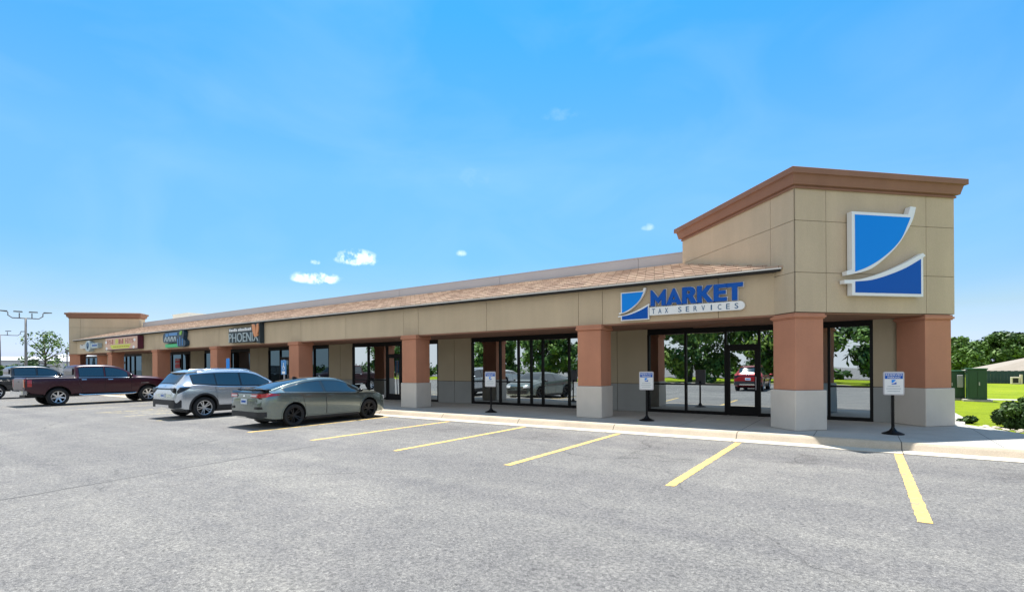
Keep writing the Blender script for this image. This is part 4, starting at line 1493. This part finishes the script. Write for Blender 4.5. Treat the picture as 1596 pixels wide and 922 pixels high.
def suv_extras(root, sh, paint):
    mb = MB(); end_patch(mb, sh, -.9, .9, .40, .66, .02, M_PLASTIC, True, 20, 3)
    mb.build('rear_bumper', root, autosmooth=40)
    mb = MB(); end_patch(mb, sh, -.5, .5, .40, .49, .035, M_CHROME, True, 12, 2)
    mb.build('skid_plate', root, autosmooth=40)
    mb = MB(); end_patch(mb, sh, -.78, .78, 1.0, 1.05, .014, M_TRIM, True, 18, 1)
    mb.build('light_bar', root, autosmooth=40)
    for sg in (-1, 1):
        mb = MB()
        end_patch(mb, sh, sg * .50, sg * .85, .90, 1.05, .020, M_TRIM, True, 10, 2, zf=lambda x: (1.03 - (abs(x) - .5) * .45, 1.06))
        ys = np.linspace(-2.22, -1.80, 6)
        side_patch(mb, sh, sg, [(y, .86 + (y + 2.22) * .50) for y in ys], [(y, 1.075) for y in ys], .010, M_TAIL if sg < 0 else M_TRIM, 2)
        mb.build('tail_light', root, autosmooth=40)
        mb = MB(); ys = np.linspace(-.95, .95, 16)
        side_patch(mb, sh, sg, [(y, sh.bot(y) + .0) for y in ys], [(y, sh.bot(y) + .17) for y in ys], .014, M_PLASTIC, 2)
        mb.build('side_cladding', root, autosmooth=40)
        mb = MB(); mb.tube([(sg * .58, -1.35, sh.top(-1.35) - .03), (sg * .585, -1.2, sh.top(-1.2) + .012), (sg * .59, -.3, sh.top(-.3) + .02), (sg * .59, .25, sh.top(.25) + .01), (sg * .6, .42, sh.top(.42) - .04)], .016, M_CHROME, 8)
        mb.build('roof_rail', root, autosmooth=50)
        mb = MB(); end_patch(mb, sh, sg * .42, sg * .8, .62, .76, .012, M_LAMP, False, 8, 2)
        mb.build('headlight', root, autosmooth=40)
        mb = MB(); side_patch(mb, sh, sg, [(-1.62, 1.16), (-1.25, 1.15)], [(-1.62, 1.165), (-1.25, 1.16)], .006, paint, 1)
        mb.build('pillar_trim', root)
    mb = MB(); end_patch(mb, sh, -.6, .6, .55, .9, .012, M_TRIM, False, 14, 2)
    mb.build('front_grille', root, autosmooth=40)
    mb = MB(); G, H = [], []
    for i in range(17):
        x = -.62 + 1.24 * i / 16
        y = -1.98 + .16 * (x / .62) ** 2
        G.append([(x, y, 1.585), (x, y + .34, 1.66 - .03 * (x / .62) ** 2)]); H.append([(x, y + .03, 1.55), (x, y + .34, 1.60 - .03 * (x / .62) ** 2)])
    solid_grid(mb, G, H, paint); mb.build('roof_spoiler', root, autosmooth=40)
    plate(root, sh, .80)
    mb = MB(); end_patch(mb, sh, -.06, .06, 1.08, 1.14, .014, M_CHROME, True, 3, 2); mb.build('badge', root)


SUV = dict(wb=2.755, r=.362, tw=.235, rim=.25, tx=.80, rimmat=M_RIM, spokes=5, style='split', crown=.10, lip=.055, lipmat=M_PLASTIC, arch=.43,
    top=[(-2.30, .82), (-2.285, 1.0), (-2.24, 1.10), (-2.16, 1.20), (-2.0, 1.40), (-1.88, 1.54), (-1.78, 1.595), (-1.4, 1.645), (-.6, 1.68), (.1, 1.67), (.5, 1.60), (.9, 1.41), (1.28, 1.17), (1.4, 1.125), (1.8, 1.06), (2.08, .96), (2.2, .80), (2.25, .60)],
    belt=[(-2.30, .76), (-2.2, 1.06), (-2.0, 1.13), (-1.6, 1.145), (-1.0, 1.09), (0, 1.045), (1.1, 1.02), (1.4, 1.01), (1.9, .93), (2.12, .8), (2.25, .50)],
    bot=[(-2.30, .44), (-2.1, .33), (-1.9, .28), (1.9, .24), (2.2, .27), (2.25, .34)],
    w=[(-2.30, .74), (-2.28, .82), (-2.2, .88), (-2.0, .925), (-1.5, .935), (0, .905), (1.4, .93), (1.85, .90), (2.1, .79), (2.22, .62), (2.25, .5)],
    wr=[(-2.30, .66), (-2.0, .66), (-1.75, .63), (-.8, .645), (.2, .64), (.8, .68), (1.3, .80), (1.8, .76), (2.25, .42)],
    panes=[(-1.72, -.98), (-.94, -.12), (-.06, .98)], windshield=(.42, 1.24, .93), backlight=(-2.14, -1.84, .90),
    doors=[([(-.94, .62), (-.9, .46), (-.12, .44)], [(-1.02, 1.06), (-.9, 1.055), (-.14, 1.03)]), ([(-.08, .44), (.4, .44), (1.0, .46)], [(-.12, 1.03), (.4, 1.015), (1.0, 1.0)])],
    mirror=(.92, 1.08), glass_hi=.035, handlemat=M_CHROME, extras=suv_extras)


def truck_extras(root, sh, paint):
    S = sh.S
    chrome = S.get('bumpermat', M_CHROME)
    mb = MB(); end_patch(mb, sh, -.76, .76, .80, 1.28, .012, paint, True, 14, 4)
    tg = mb.build('tailgate', root, autosmooth=30)
    mb = MB(); end_patch(mb, sh, -.12, .12, 1.12, 1.18, .02, M_TRIM, True, 3, 1); mb.build('tailgate_handle', tg)
    mb = MB()
    end_patch(mb, sh, -.98, .98, .56, .74, .10, chrome, True, 20, 2, depth=.14)
    b = mb.build('rear_bumper', root, autosmooth=40)
    mb = MB(); end_patch(mb, sh, -.62, .62, .705, .75, .104, M_PLASTIC, True, 12, 1, depth=.1); mb.build('bumper_step', b)
    for sg in (-1, 1):
        mb = MB()
        end_patch(mb, sh, sg * .80, sg * .975, .90, 1.25, .016, M_TAIL, True, 4, 3)
        ys = np.linspace(-2.93, -2.78, 4)
        side_patch(mb, sh, sg, [(y, .92) for y in ys], [(y, 1.24) for y in ys], .012, M_TAIL, 3)
        mb.build('tail_light', root, autosmooth=40)
        mb = MB(); mb.tube([(sg * .93, -1.05, .50), (sg * .97, -.9, .46), (sg * .97, 1.15, .46), (sg * .93, 1.3, .50)], .045, M_CHROME, 10)
        mb.build('running_board', root, autosmooth=50)
        mb = MB(); end_patch(mb, sh, sg * .62, sg * .93, .88, 1.12, .012, M_LAMP, False, 6, 2)
        mb.build('headlight', root, autosmooth=40)
        mb = MB(); ys = np.linspace(-2.9, -1.24, 10)
        side_patch(mb, sh, sg, [(y, sh.belt_at(y) - .0) for y in ys], [(y, sh.belt_at(y) + .02) for y in ys], .008, M_PLASTIC, 1)
        mb.build('bed_rail', root)
        mb = MB(); side_patch(mb, sh, sg, [(1.5, .98), (1.86, .98)], [(1.5, 1.01), (1.86, 1.01)], .012, M_CHROME, 1)
        mb.build('fender_badge', root)
    mb = MB(); end_patch(mb, sh, -.58, .58, .80, 1.16, .016, M_CHROME, False, 12, 3); mb.build('front_grille', root, autosmooth=40)
    mb = MB(); end_patch(mb, sh, -.9, .9, .52, .72, .05, chrome, False, 18, 2); mb.build('front_bumper', root, autosmooth=40)
    mb = MB(); mb.box(-.62, .62, -1.245, -1.215, 1.44, 1.76, M_CARGLASS); mb.build('rear_window', root, bevel=.01)
    mb = MB(); mb.box(-.16, .16, -3.07, -3.035, .60, .72, M_PLATE); mb.build('number_plate', root)
    mb = MB(); mb.box(-.45, .45, -2.9, 2.5, .42, .60, M_PLASTIC); mb.build('chassis', root)


TRUCK = dict(wb=3.68, r=.41, tw=.27, rim=.275, tx=.86, rimmat=M_RIM, spokes=7, style='single', crown=.085, lip=.05, arch=.50, archz=.03, tuck=.97,
    bed=(-2.92, -1.30, .80, .95), extra=[-1.215, -1.21, -1.205, -1.2, -1.19, -1.17, -1.14],
    top=[(-3.02, 1.27), (-3.0, 1.315), (-2.95, 1.335), (-1.5, 1.345), (-1.21, 1.345), (-1.205, 1.40), (-1.18, 1.80), (-1.1, 1.885), (-.8, 1.925), (-.1, 1.935), (.35, 1.90), (.7, 1.80), (1.15, 1.52), (1.35, 1.40), (1.5, 1.375), (2.2, 1.315), (2.55, 1.25), (2.72, 1.14), (2.79, .98), (2.82, .82)],
    belt=[(-3.02, 1.20), (-2.95, 1.29), (-1.5, 1.30), (-1.0, 1.30), (.3, 1.285), (1.3, 1.27), (2.2, 1.20), (2.6, 1.10), (2.82, .72)],
    bot=[(-3.02, .74), (-2.8, .60), (-2.4, .52), (2.3, .50), (2.6, .50), (2.82, .55)],
    w=[(-3.02, .97), (-3.0, .985), (-2.9, 1.0), (-2.4, 1.015), (-1.2, 1.0), (0, 1.0), (1.3, 1.0), (1.9, 1.015), (2.4, .99), (2.68, .92), (2.78, .82), (2.82, .74)],
    wr=[(-3.02, .93), (-1.3, .94), (-1.21, .94), (-1.19, .75), (-.8, .735), (.3, .735), (.8, .77), (1.35, .90), (2.2, .88), (2.6, .80), (2.82, .6)],
    panes=[(-1.03, -.08), (.02, .92)], windshield=(.48, 1.30, .93), beltline=True,
    doors=[([(-.98, .80), (-.92, .58), (-.06, .56)], [(-1.08, 1.26), (-.92, 1.26), (-.06, 1.25)]), ([(-.02, .56), (.4, .56), (1.08, .58)], [(-.02, 1.25), (.4, 1.245), (1.08, 1.23)])],
    mirror=(.98, 1.33), mirror_size=(.24, .16, .26), mirrormat=M_TRIM, glass_lo=.035, glass_hi=.05, handle=.10, handlemat=M_CHROME, extras=truck_extras)

P_GREY = carpaint('paint_sonic_grey', (0.20, 0.235, 0.22), .8, .24)
P_SILVER = carpaint('paint_silver', (0.60, 0.64, 0.69), .75, .24)
P_MAROON = carpaint('paint_maroon', (0.040, 0.001, 0.008), .0, .3, .15)
P_BLACK = carpaint('paint_black', (0.012, 0.014, 0.018), .2)
P_RED = carpaint('paint_red', (0.33, 0.008, 0.012), .3)
P_WHITE = carpaint('paint_white', (0.72, 0.72, 0.71), .0)
make_car(SEDAN, 'parked_sedan', 'grey-green sedan with black wheels parked nose to the kerb, nearest the corner tower', 'car', P_GREY, (-14.60, 10.08, 0), 0, 'vehicles parked in the lot')
make_car(SUV, 'parked_suv', 'silver compact SUV with black cladding parked beside the grey sedan', 'car', P_SILVER, (-19.62, 9.88, 0), 0, 'vehicles parked in the lot')
make_car(TRUCK, 'pickup_truck', 'maroon crew cab pickup with chrome bumper parked beyond the silver SUV', 'pickup', P_MAROON, (-32.2, 9.55, 0), 0, 'vehicles parked in the lot')
make_car(TRUCK, 'pickup_truck', 'black crew cab pickup mostly hidden behind the maroon one', 'pickup', P_BLACK, (-42.5, 9.3, 0), 0, 'vehicles parked in the lot')
make_car(SUV, 'parked_suv', 'red SUV seen as a reflection in the glass entrance door', 'car', P_RED, (-6.2, -4.4, 0), math.pi, 'vehicles reflected in the shop glass')
make_car(SEDAN, 'parked_sedan', 'white sedan across the lot, seen reflected in the shop windows', 'car', P_WHITE, (-27.5, -5.0, 0), math.pi, 'vehicles reflected in the shop glass')
make_car(SUV, 'parked_suv', 'dark SUV across the lot, seen reflected in the shop windows', 'car', P_BLACK, (-30.4, -5.2, 0), math.pi, 'vehicles reflected in the shop glass')
# ------------------------------------------------------------------ trees, shrubs, background
LEAF = []
for nm, c in (('leaf_mid_green', (0.062, 0.125, 0.022)), ('leaf_light_green', (0.105, 0.19, 0.034)), ('leaf_dark_green', (0.030, 0.070, 0.017)), ('leaf_yellow_green', (0.15, 0.22, 0.035))):
    mt = material(nm, c, 0.6, var=.2, vscale=2.0, spec=.3)
    LEAF.append(mt)
M_BARK = material('bark', (0.11, 0.085, 0.065), 0.95, var=.25, vscale=6, bump=.5, bscale=18)


def leaves(rs, centres, per, size, spread, mats, flat=.75):
    """many small leaf faces scattered round cluster centres"""
    V, F, MI = [], [], []
    for c, cr in centres:
        k_dom = rs.choice(mats)
        for _ in range(per):
            d = Vector((rs.gauss(0, 1), rs.gauss(0, 1), rs.gauss(0, 1))).normalized() * cr * (rs.random() ** .45)
            p = Vector(c) + Vector((d.x, d.y, d.z * flat))
            n = (d.normalized() + Vector((rs.gauss(0, .6), rs.gauss(0, .6), rs.gauss(0, .6) + .4))).normalized()
            a = n.cross(Vector((rs.gauss(0, 1), rs.gauss(0, 1), rs.gauss(0, 1)))).normalized()
            b_ = n.cross(a)
            s_ = size * rs.uniform(.55, 1.35)
            o = len(V)
            V += [tuple(p - a * s_), tuple(p + b_ * s_ * .55), tuple(p + a * s_), tuple(p - b_ * s_ * .55)]
            F.append((o, o + 1, o + 2, o + 3))
            MI.append(k_dom if rs.random() < .7 else rs.choice(mats))
    return V, F, MI


def leaf_mesh(name, V, F, MI, parent=None):
    me = bpy.data.meshes.new(name); me.from_pydata(V, [], F)
    for mt in LEAF: me.materials.append(mt)
    me.polygons.foreach_set('material_index', MI); me.update()
    o = bpy.data.objects.new(name, me); COL.objects.link(o)
    if parent: o.parent = parent
    return o


def tree(loc, h, cw, label, seed, crown_lo=.25, per=150, size=.2, clusters=34, mats=(0, 0, 1, 2), group=None, sparse=False, kind='tree', flat=.75):
    rs = random.Random(seed)
    t = thing(kind, label, 'tree', loc, rs.uniform(0, 6), group)
    mb = MB()
    zc = h * crown_lo
    lean = (rs.uniform(-.3, .3), rs.uniform(-.3, .3))
    mb.tube([(0, 0, -.1), (lean[0] * .2, lean[1] * .2, zc * .6), (lean[0], lean[1], zc * 1.3), (lean[0] * 1.2, lean[1] * 1.2, h * .62)], [h * .032, h * .024, h * .018, h * .008], M_BARK, 9)
    cs = []
    for i in range(clusters):
        u = rs.random(); a = rs.uniform(0, 2 * math.pi)
        zz = zc + (h - zc) * (u ** .8)
        q = (zz - zc) / (h - zc)
        env = cw * .5 * math.sin(math.pi * (.18 + .74 * q)) ** .7
        rr_ = env * math.sqrt(rs.uniform(.12, 1.0)) * rs.uniform(.75, 1.08)
        c = (rr_ * math.cos(a) + lean[0], rr_ * math.sin(a) + lean[1], zz * rs.uniform(.95, 1.0))
        cs.append((c, rs.uniform(.10, .19) * cw * (.8 if sparse else 1)))
        if i % 2 == 0:
            st = (lean[0] * .9, lean[1] * .9, zc * 1.1 + (zz - zc) * .35)
            mid = tuple(st[k] * .5 + c[k] * .5 + (0.1 * h * .15 if k == 2 else 0) for k in range(3))
            mb.tube([st, mid, c], [h * .010, h * .006, h * .002], M_BARK, 6)
    mb.build('trunk', t, smooth=True)
    V, F, MI = leaves(rs, cs, per, size, 1, mats, flat)
    leaf_mesh('crown', V, F, MI, t)
    return t


# beyond the lawn on the right
tree((10.3, 90.0, 0), 4.9, 5.2, 'round green tree rising straight behind the green utility cabinets', 21, .12, 170, .24, 36, mats=(0, 1, 1))
tree((13.2, 95.0, 0), 4.6, 4.6, 'lower mid-green tree in the dip between two taller trees behind the tan house', 22, .12, 140, .24, 30, mats=(0, 1, 1))
tree((16.0, 96.0, 0), 5.8, 6.6, 'tallest broad dark tree behind the tan house roof', 23, .12, 200, .25, 46, mats=(0, 2, 0, 1))
tree((20.5, 97.0, 0), 6.1, 6.2, 'dense tree above the right end of the house roof', 24, .12, 190, .25, 40)
tree((11.0, 84.0, 0), 3.6, 4.2, 'small light green tree just right of the corner tower pier', 25, .10, 150, .2, 30, mats=(1, 1, 0))
# house and fence
M_ROOFH = material('house_shingle', (0.26, 0.225, 0.185), .9, var=.14, vscale=2, fine=.1, fscale=12)
M_HWALL = material('house_wall', (0.50, 0.44, 0.36), .9, var=.08)
M_FENCE = material('fence_dark_green', (0.020, 0.052, 0.058), .8, var=.25, vscale=1.5, streak=.2)
hs = thing('tan_house', 'low tan house with pale hipped shingle roof behind the dark fence', 'house', (16.2, 60.0, -1.15), rad(4))
mb = MB(); mb.box(-7, 9, 0, 7, 0, 2.15, M_HWALL); mb.build('wall', hs)
mb = MB()
e0, e1, w0, w1, ez, rz_ = -7.7, 9.7, -.7, 7.7, 2.05, 3.75
mb.add([(e0, w0, ez), (e1, w0, ez), (e1, w1, ez), (e0, w1, ez), (e0, w0, ez + .16), (e1, w0, ez + .16), (e1, w1, ez + .16), (e0, w1, ez + .16), (e0 + 5.2, 3.5, rz_), (e1 - 3.5, 3.5, rz_)],
       [(0, 3, 2, 1), (0, 1, 5, 4), (1, 2, 6, 5), (2, 3, 7, 6), (3, 0, 4, 7), (4, 5, 9, 8), (6, 7, 8, 9), (7, 4, 8), (5, 6, 9)], M_ROOFH)
rf = mb.build('roof', hs)
mb = MB(); mb.tube([(-1.9, 2.4, 3.0), (-1.9, 2.4, 3.85)], .12, M_METAL, 10); mb.tube([(-2.1, 2.4, 3.8), (-1.6, 2.4, 3.95)], .14, M_METAL, 10); mb.build('roof_vent', rf)
mb = MB(); mb.tube([(-4.4, 2.2, 2.6), (-4.4, 2.2, 3.15)], .08, M_METAL, 8); mb.build('roof_vent', rf)
for x in (-5.2, -2.6, 1.4, 4.4):
    mb = MB(); mb.box(x, x + 1.3, -.06, -.003, .9, 1.9, M_WHITE); w_ = mb.build('window', hs)
    mb = MB(); mb.box(x + .08, x + 1.22, -.075, -.061, .98, 1.82, M_CARGLASS); mb.build('pane', w_)
mb = MB()
for i in range(96):
    x = 8.1 + i * .2
    mb.box(x, x + .192, 56.0, 56.03, .05, 1.12 + (.02 if i % 2 else 0), M_FENCE)
for i in range(9):
    mb.box(8.1 + i * 2.4, 8.22 + i * 2.4, 56.032, 56.14, 0, 1.15, M_FENCE)
mb.box(8.1, 27.3, 56.031, 56.08, .3, .4, M_FENCE); mb.box(8.1, 27.3, 56.031, 56.08, .9, 1.0, M_FENCE)
tag(mb.build('board_fence'), 'dark blue-green board fence in front of the tan house', 'fence')
t = thing('air_unit', 'small pale outdoor box unit standing before the dark fence', 'utility box', (9.75, 55.0, .1))
mb = MB(); mb.box(-.24, .24, -.2, .2, 0, .56, M_CREAM); mb.build('casing', t, bevel=.02)
mb = MB(); mb.box(-.16, .16, -.212, -.202, .1, .46, M_DARK); mb.build('grille', t)
mb = MB(); mb.box(.27, .40, -.15, .15, 0, .74, M_CREAM); mb.build('pipe_cover', t)
# green utility cabinets
M_CAB = material('cabinet_green', (0.012, 0.062, 0.026), .45, var=.1, vscale=2)
M_CABL = material('cabinet_green_light', (0.02, 0.10, 0.04), .45)
M_PAD = concrete('pad_concrete', (0.42, 0.40, 0.36))
def cabinet(loc, w, d, h, label, meter=False, rz=0):
    t = thing('utility_cabinet', label, 'utility cabinet', loc, rz, 'green utility cabinets on the lawn')
    mb = MB(); mb.box(-w / 2, w / 2, -d / 2, d / 2, .08, h, M_CAB); mb.build('casing', t, bevel=.015)
    mb = MB(); mb.box(-w / 2 - .03, w / 2 + .03, -d / 2 - .04, d / 2 + .03, h + .002, h + .05, M_CABL); mb.build('lid', t, bevel=.01)
    mb = MB(); mb.box(-w / 2 - .15, w / 2 + .15, -d / 2 - .15, d / 2 + .15, .0, .078, M_PAD); mb.build('pad', t)
    mb = MB(); mb.box(-w / 2 + .05, -.01, -d / 2 - .015, -d / 2 - .002, .16, h - .1, M_CAB); mb.box(.01, w / 2 - .05, -d / 2 - .015, -d / 2 - .002, .16, h - .1, M_CAB)
    dr = mb.build('door', t)
    mb = MB(); mb.box(.04, .08, -d / 2 - .04, -d / 2 - .016, h * .5, h * .5 + .14, M_METAL); mb.build('door_handle', dr)
    if meter:
        mb = MB(); mb.box(w / 2 - .28, w / 2 - .08, -d / 2 - .16, -d / 2 - .017, h * .45, h * .88, M_METAL); mb.build('meter_box', t, bevel=.02)
cabinet((4.0, 29.4, .10), .62, .6, 1.36, 'taller green utility cabinet at the right, in front of the lawn path')
cabinet((3.2, 30.2, .10), 1.0, .7, 1.26, 'wider green utility cabinet with a grey meter box, partly behind the tower pier', True)

def shrub(loc, w, h, label, seed, per=420, size=.045, mats=(0, 2, 2), n=30):
    rs = random.Random(seed)
    t = thing('shrub', label, 'shrub', loc)
    mb = MB()
    cs = []
    for i in range(n):
        a = rs.uniform(0, 6.28); r_ = w * .5 * math.sqrt(rs.random()) * .82
        top = h * math.sqrt(max(.05, 1 - (r_ / (w * .52)) ** 2))
        z = rs.uniform(.14 * h, top * .9)
        cs.append(((r_ * math.cos(a), r_ * math.sin(a), z), rs.uniform(.12, .2) * w))
        if i % 2 == 0:
            mb.tube([(0, 0, 0), (r_ * .4 * math.cos(a), r_ * .4 * math.sin(a), z * .5), (r_ * math.cos(a), r_ * math.sin(a), z)], [.02, .014, .006], M_BARK, 5)
    mb.build('stems', t)
    V, F, MI = leaves(rs, cs, per, size, 1, mats, .8)
    leaf_mesh('foliage', V, F, MI, t)
shrub((3.30, 17.55, .1), 1.25, .78, 'rounded dark green shrub in the stony bed right of the corner tower', 31, mats=(0, 2, 2, 2), n=40, per=520)
shrub((2.30, 18.3, .1), .42, .2, 'tiny low shrub at the foot of the tower pier', 32, n=12, per=160)

# left background: lamp posts, trees, long white buildings
M_POLE = material('lamp_pole', (0.17, 0.165, 0.16), .6)
def lamp_post(loc, h, rz, label, arm=2.1):
    t = thing('lamp_post', label, 'lamp post', loc, rz, 'lamp posts of the car lot')
    mb = MB(); mb.tube([(0, 0, .6), (0, 0, h)], [.13, .085], M_POLE, 10); mb.build('pole', t, smooth=True)
    mb = MB(); mb.lathe([(.001, .62), (.28, .62), (.3, .55), (.3, 0)], M_PAD, 18); mb.build('base', t)
    mb = MB()
    mb.tube([(-arm, 0, h + .55), (-arm, 0, h + .25), (-arm + .3, 0, h), (arm - .3, 0, h), (arm, 0, h + .25), (arm, 0, h + .55)], .05, M_POLE, 8)
    for x in (-arm * .36, arm * .36): mb.tube([(x, 0, h), (x, 0, h + .5)], .045, M_POLE, 8)
    mb.build('crossarm', t, smooth=True)
    for x, dx in ((-arm, -.35), (-arm * .36, -.1), (arm * .36, .1), (arm, .35)):
        mb = MB(); mb.prism(((x + dx, 0, h + .6), (1, 0, 0), (0, 0, 1), (0, 1, 0)), [(-.34, -.02 - dx * .1), (.34, -.02 + dx * .1), (.3, .08), (-.3, .08)], -.16, .16, M_POLE)
        mb.build('lamp_head', t)
lamp_post((-67.8, 14.3, 0), 6.75, rad(80), 'tall four-headed lamp post rising behind the black pickup', 1.25)
lamp_post((-106, 19.5, 0), 6.9, rad(80), 'smaller distant four-headed lamp post at the far left', 2.2)
lamp_post((-14.8, -11.0, 0), 6.3, 0, 'lamp post across the lot, reflected in the corner entrance glass', 1.2)
tree((-79.5, 18.4, 0), 6.0, 6.6, 'thin open-crowned pale tree between the lamp post and the far tower', 41, .3, 26, .16, 34, mats=(0, 3, 1), sparse=True, kind='open_tree')
shrub((-77.5, 16.6, 0), 4.2, 2.9, 'dark bushy shrub under the thin pale tree', 42, per=260, size=.15, mats=(2, 2, 0), n=26)
shrub((-76.0, 14.2, 0), 1.8, 2.3, 'narrow upright bush beside the tall lamp post', 43, per=200, size=.12, mats=(2, 0, 3), n=16)
t = thing('street_pole', 'slim grey pole just left of the far tower', 'pole', (-71.5, 18.4, 0))
mb = MB(); mb.tube([(0, 0, 0), (0, 0, 3.7)], .06, M_POLE, 8); mb.build('pole', t)
mb = MB(); mb.box(-.2, .2, -.1, .1, 3.702, 3.85, M_POLE); mb.build('cap', t)
M_FARWALL = material('far_wall_white', (0.60, 0.60, 0.60), .85, var=.06, vscale=.2)
M_FARROOF = material('far_roof_grey', (0.42, 0.43, 0.45), .7)
def shed(loc, rz, L_, W_, H_, rise, label, doors=4, nm='warehouse'):
    t = thing(nm, label, 'building', loc, rz)
    mb = MB(); mb.box(-L_ / 2, L_ / 2, 0, W_, 0, H_, M_FARWALL); mb.build('wall', t)
    mb = MB(); mb.prism(((0, 0, 0), (0, 1, 0), (0, 0, 1), (1, 0, 0)), [(-.4, H_ + .002), (W_ / 2, H_ + rise), (W_ + .4, H_ + .002), (W_ + .4, H_ + .15), (W_ / 2, H_ + rise + .18), (-.4, H_ + .15)], -L_ / 2 - .4, L_ / 2 + .4, M_FARROOF); mb.build('roof', t)
    for i in range(doors):
        x = -L_ / 2 + (i + .5) * L_ / doors
        mb = MB(); mb.box(x - 1.4, x + 1.4, -.06, -.004, .02, H_ * .62, M_METAL); mb.build('roller_door', t)
shed((-150, 26, 0), rad(80), 34, 18, 3.6, .9, 'long white metal building with low roof behind the lamp posts')
shed((-140, 43, 0), rad(82), 15, 14, 3.3, 1.6, 'pale gabled shed seen just left of the far tower', 2)
shed((-118, 8, 0), rad(85), 10, 10, 3.9, .3, 'white flat-topped block at the far left edge', 2)
# across the road behind the camera, reflected in the glass
for i, (x, y, h, w_, mats_, lab) in enumerate([
        (-14.0, -17.5, 8.2, 9.5, (0, 1, 1, 3), 'large dark tree across the lot, reflected behind the entrance door'),
        (-22.0, -18, 7.4, 8.5, (0, 1, 1, 3), 'mid-green tree reflected in the left panes of the corner shop front'),
        (-6.0, -18.5, 7.2, 8.5, (0, 1, 1, 3), 'dense tree reflected in the window right of the corner column'),
        (-31.5, -18, 8.2, 8.0, (0, 1, 1, 3), 'tall rounded tree reflected in the wide middle windows'),
        (-40.5, -22, 5.8, 7.0, (0, 1), 'smaller tree reflected at the right end of the wide middle windows'),
        (-63.0, -24, 6.4, 9.0, (0, 2), 'tree reflected dark in the blue-tinted shop windows beyond the sedan'),
        (2.0, -20, 7.0, 8.0, (0, 1, 2), 'tree at the end of the roadside lawn behind the viewer')]):
    tree((x, y, .05), h, w_, lab, 60 + i, .16, 210, .24, 48, mats=mats_)
t = thing('hedge', 'long dark hedge across the road, reflected low in the shop windows', 'hedge', (-30, -33, .06))
rs = random.Random(91)
cs = [((rs.uniform(-85, 60), rs.uniform(-1, 1), rs.uniform(.5, 1.9)), rs.uniform(.7, 1.3)) for _ in range(230)]
V, F, MI = leaves(rs, cs, 70, .3, 1, (0, 2, 2, 1), .9)
leaf_mesh('foliage', V, F, MI, t)
mb = MB(); mb.tube([(-85, 0, 0), (60, 0, 0)], .1, M_BARK, 6); mb.build('stems', t)
shrub((-11.6, -14.2, .06), 1.3, .9, 'clipped round shrub on the roadside lawn, reflected in the entrance glass', 71, per=200, size=.08, n=20)
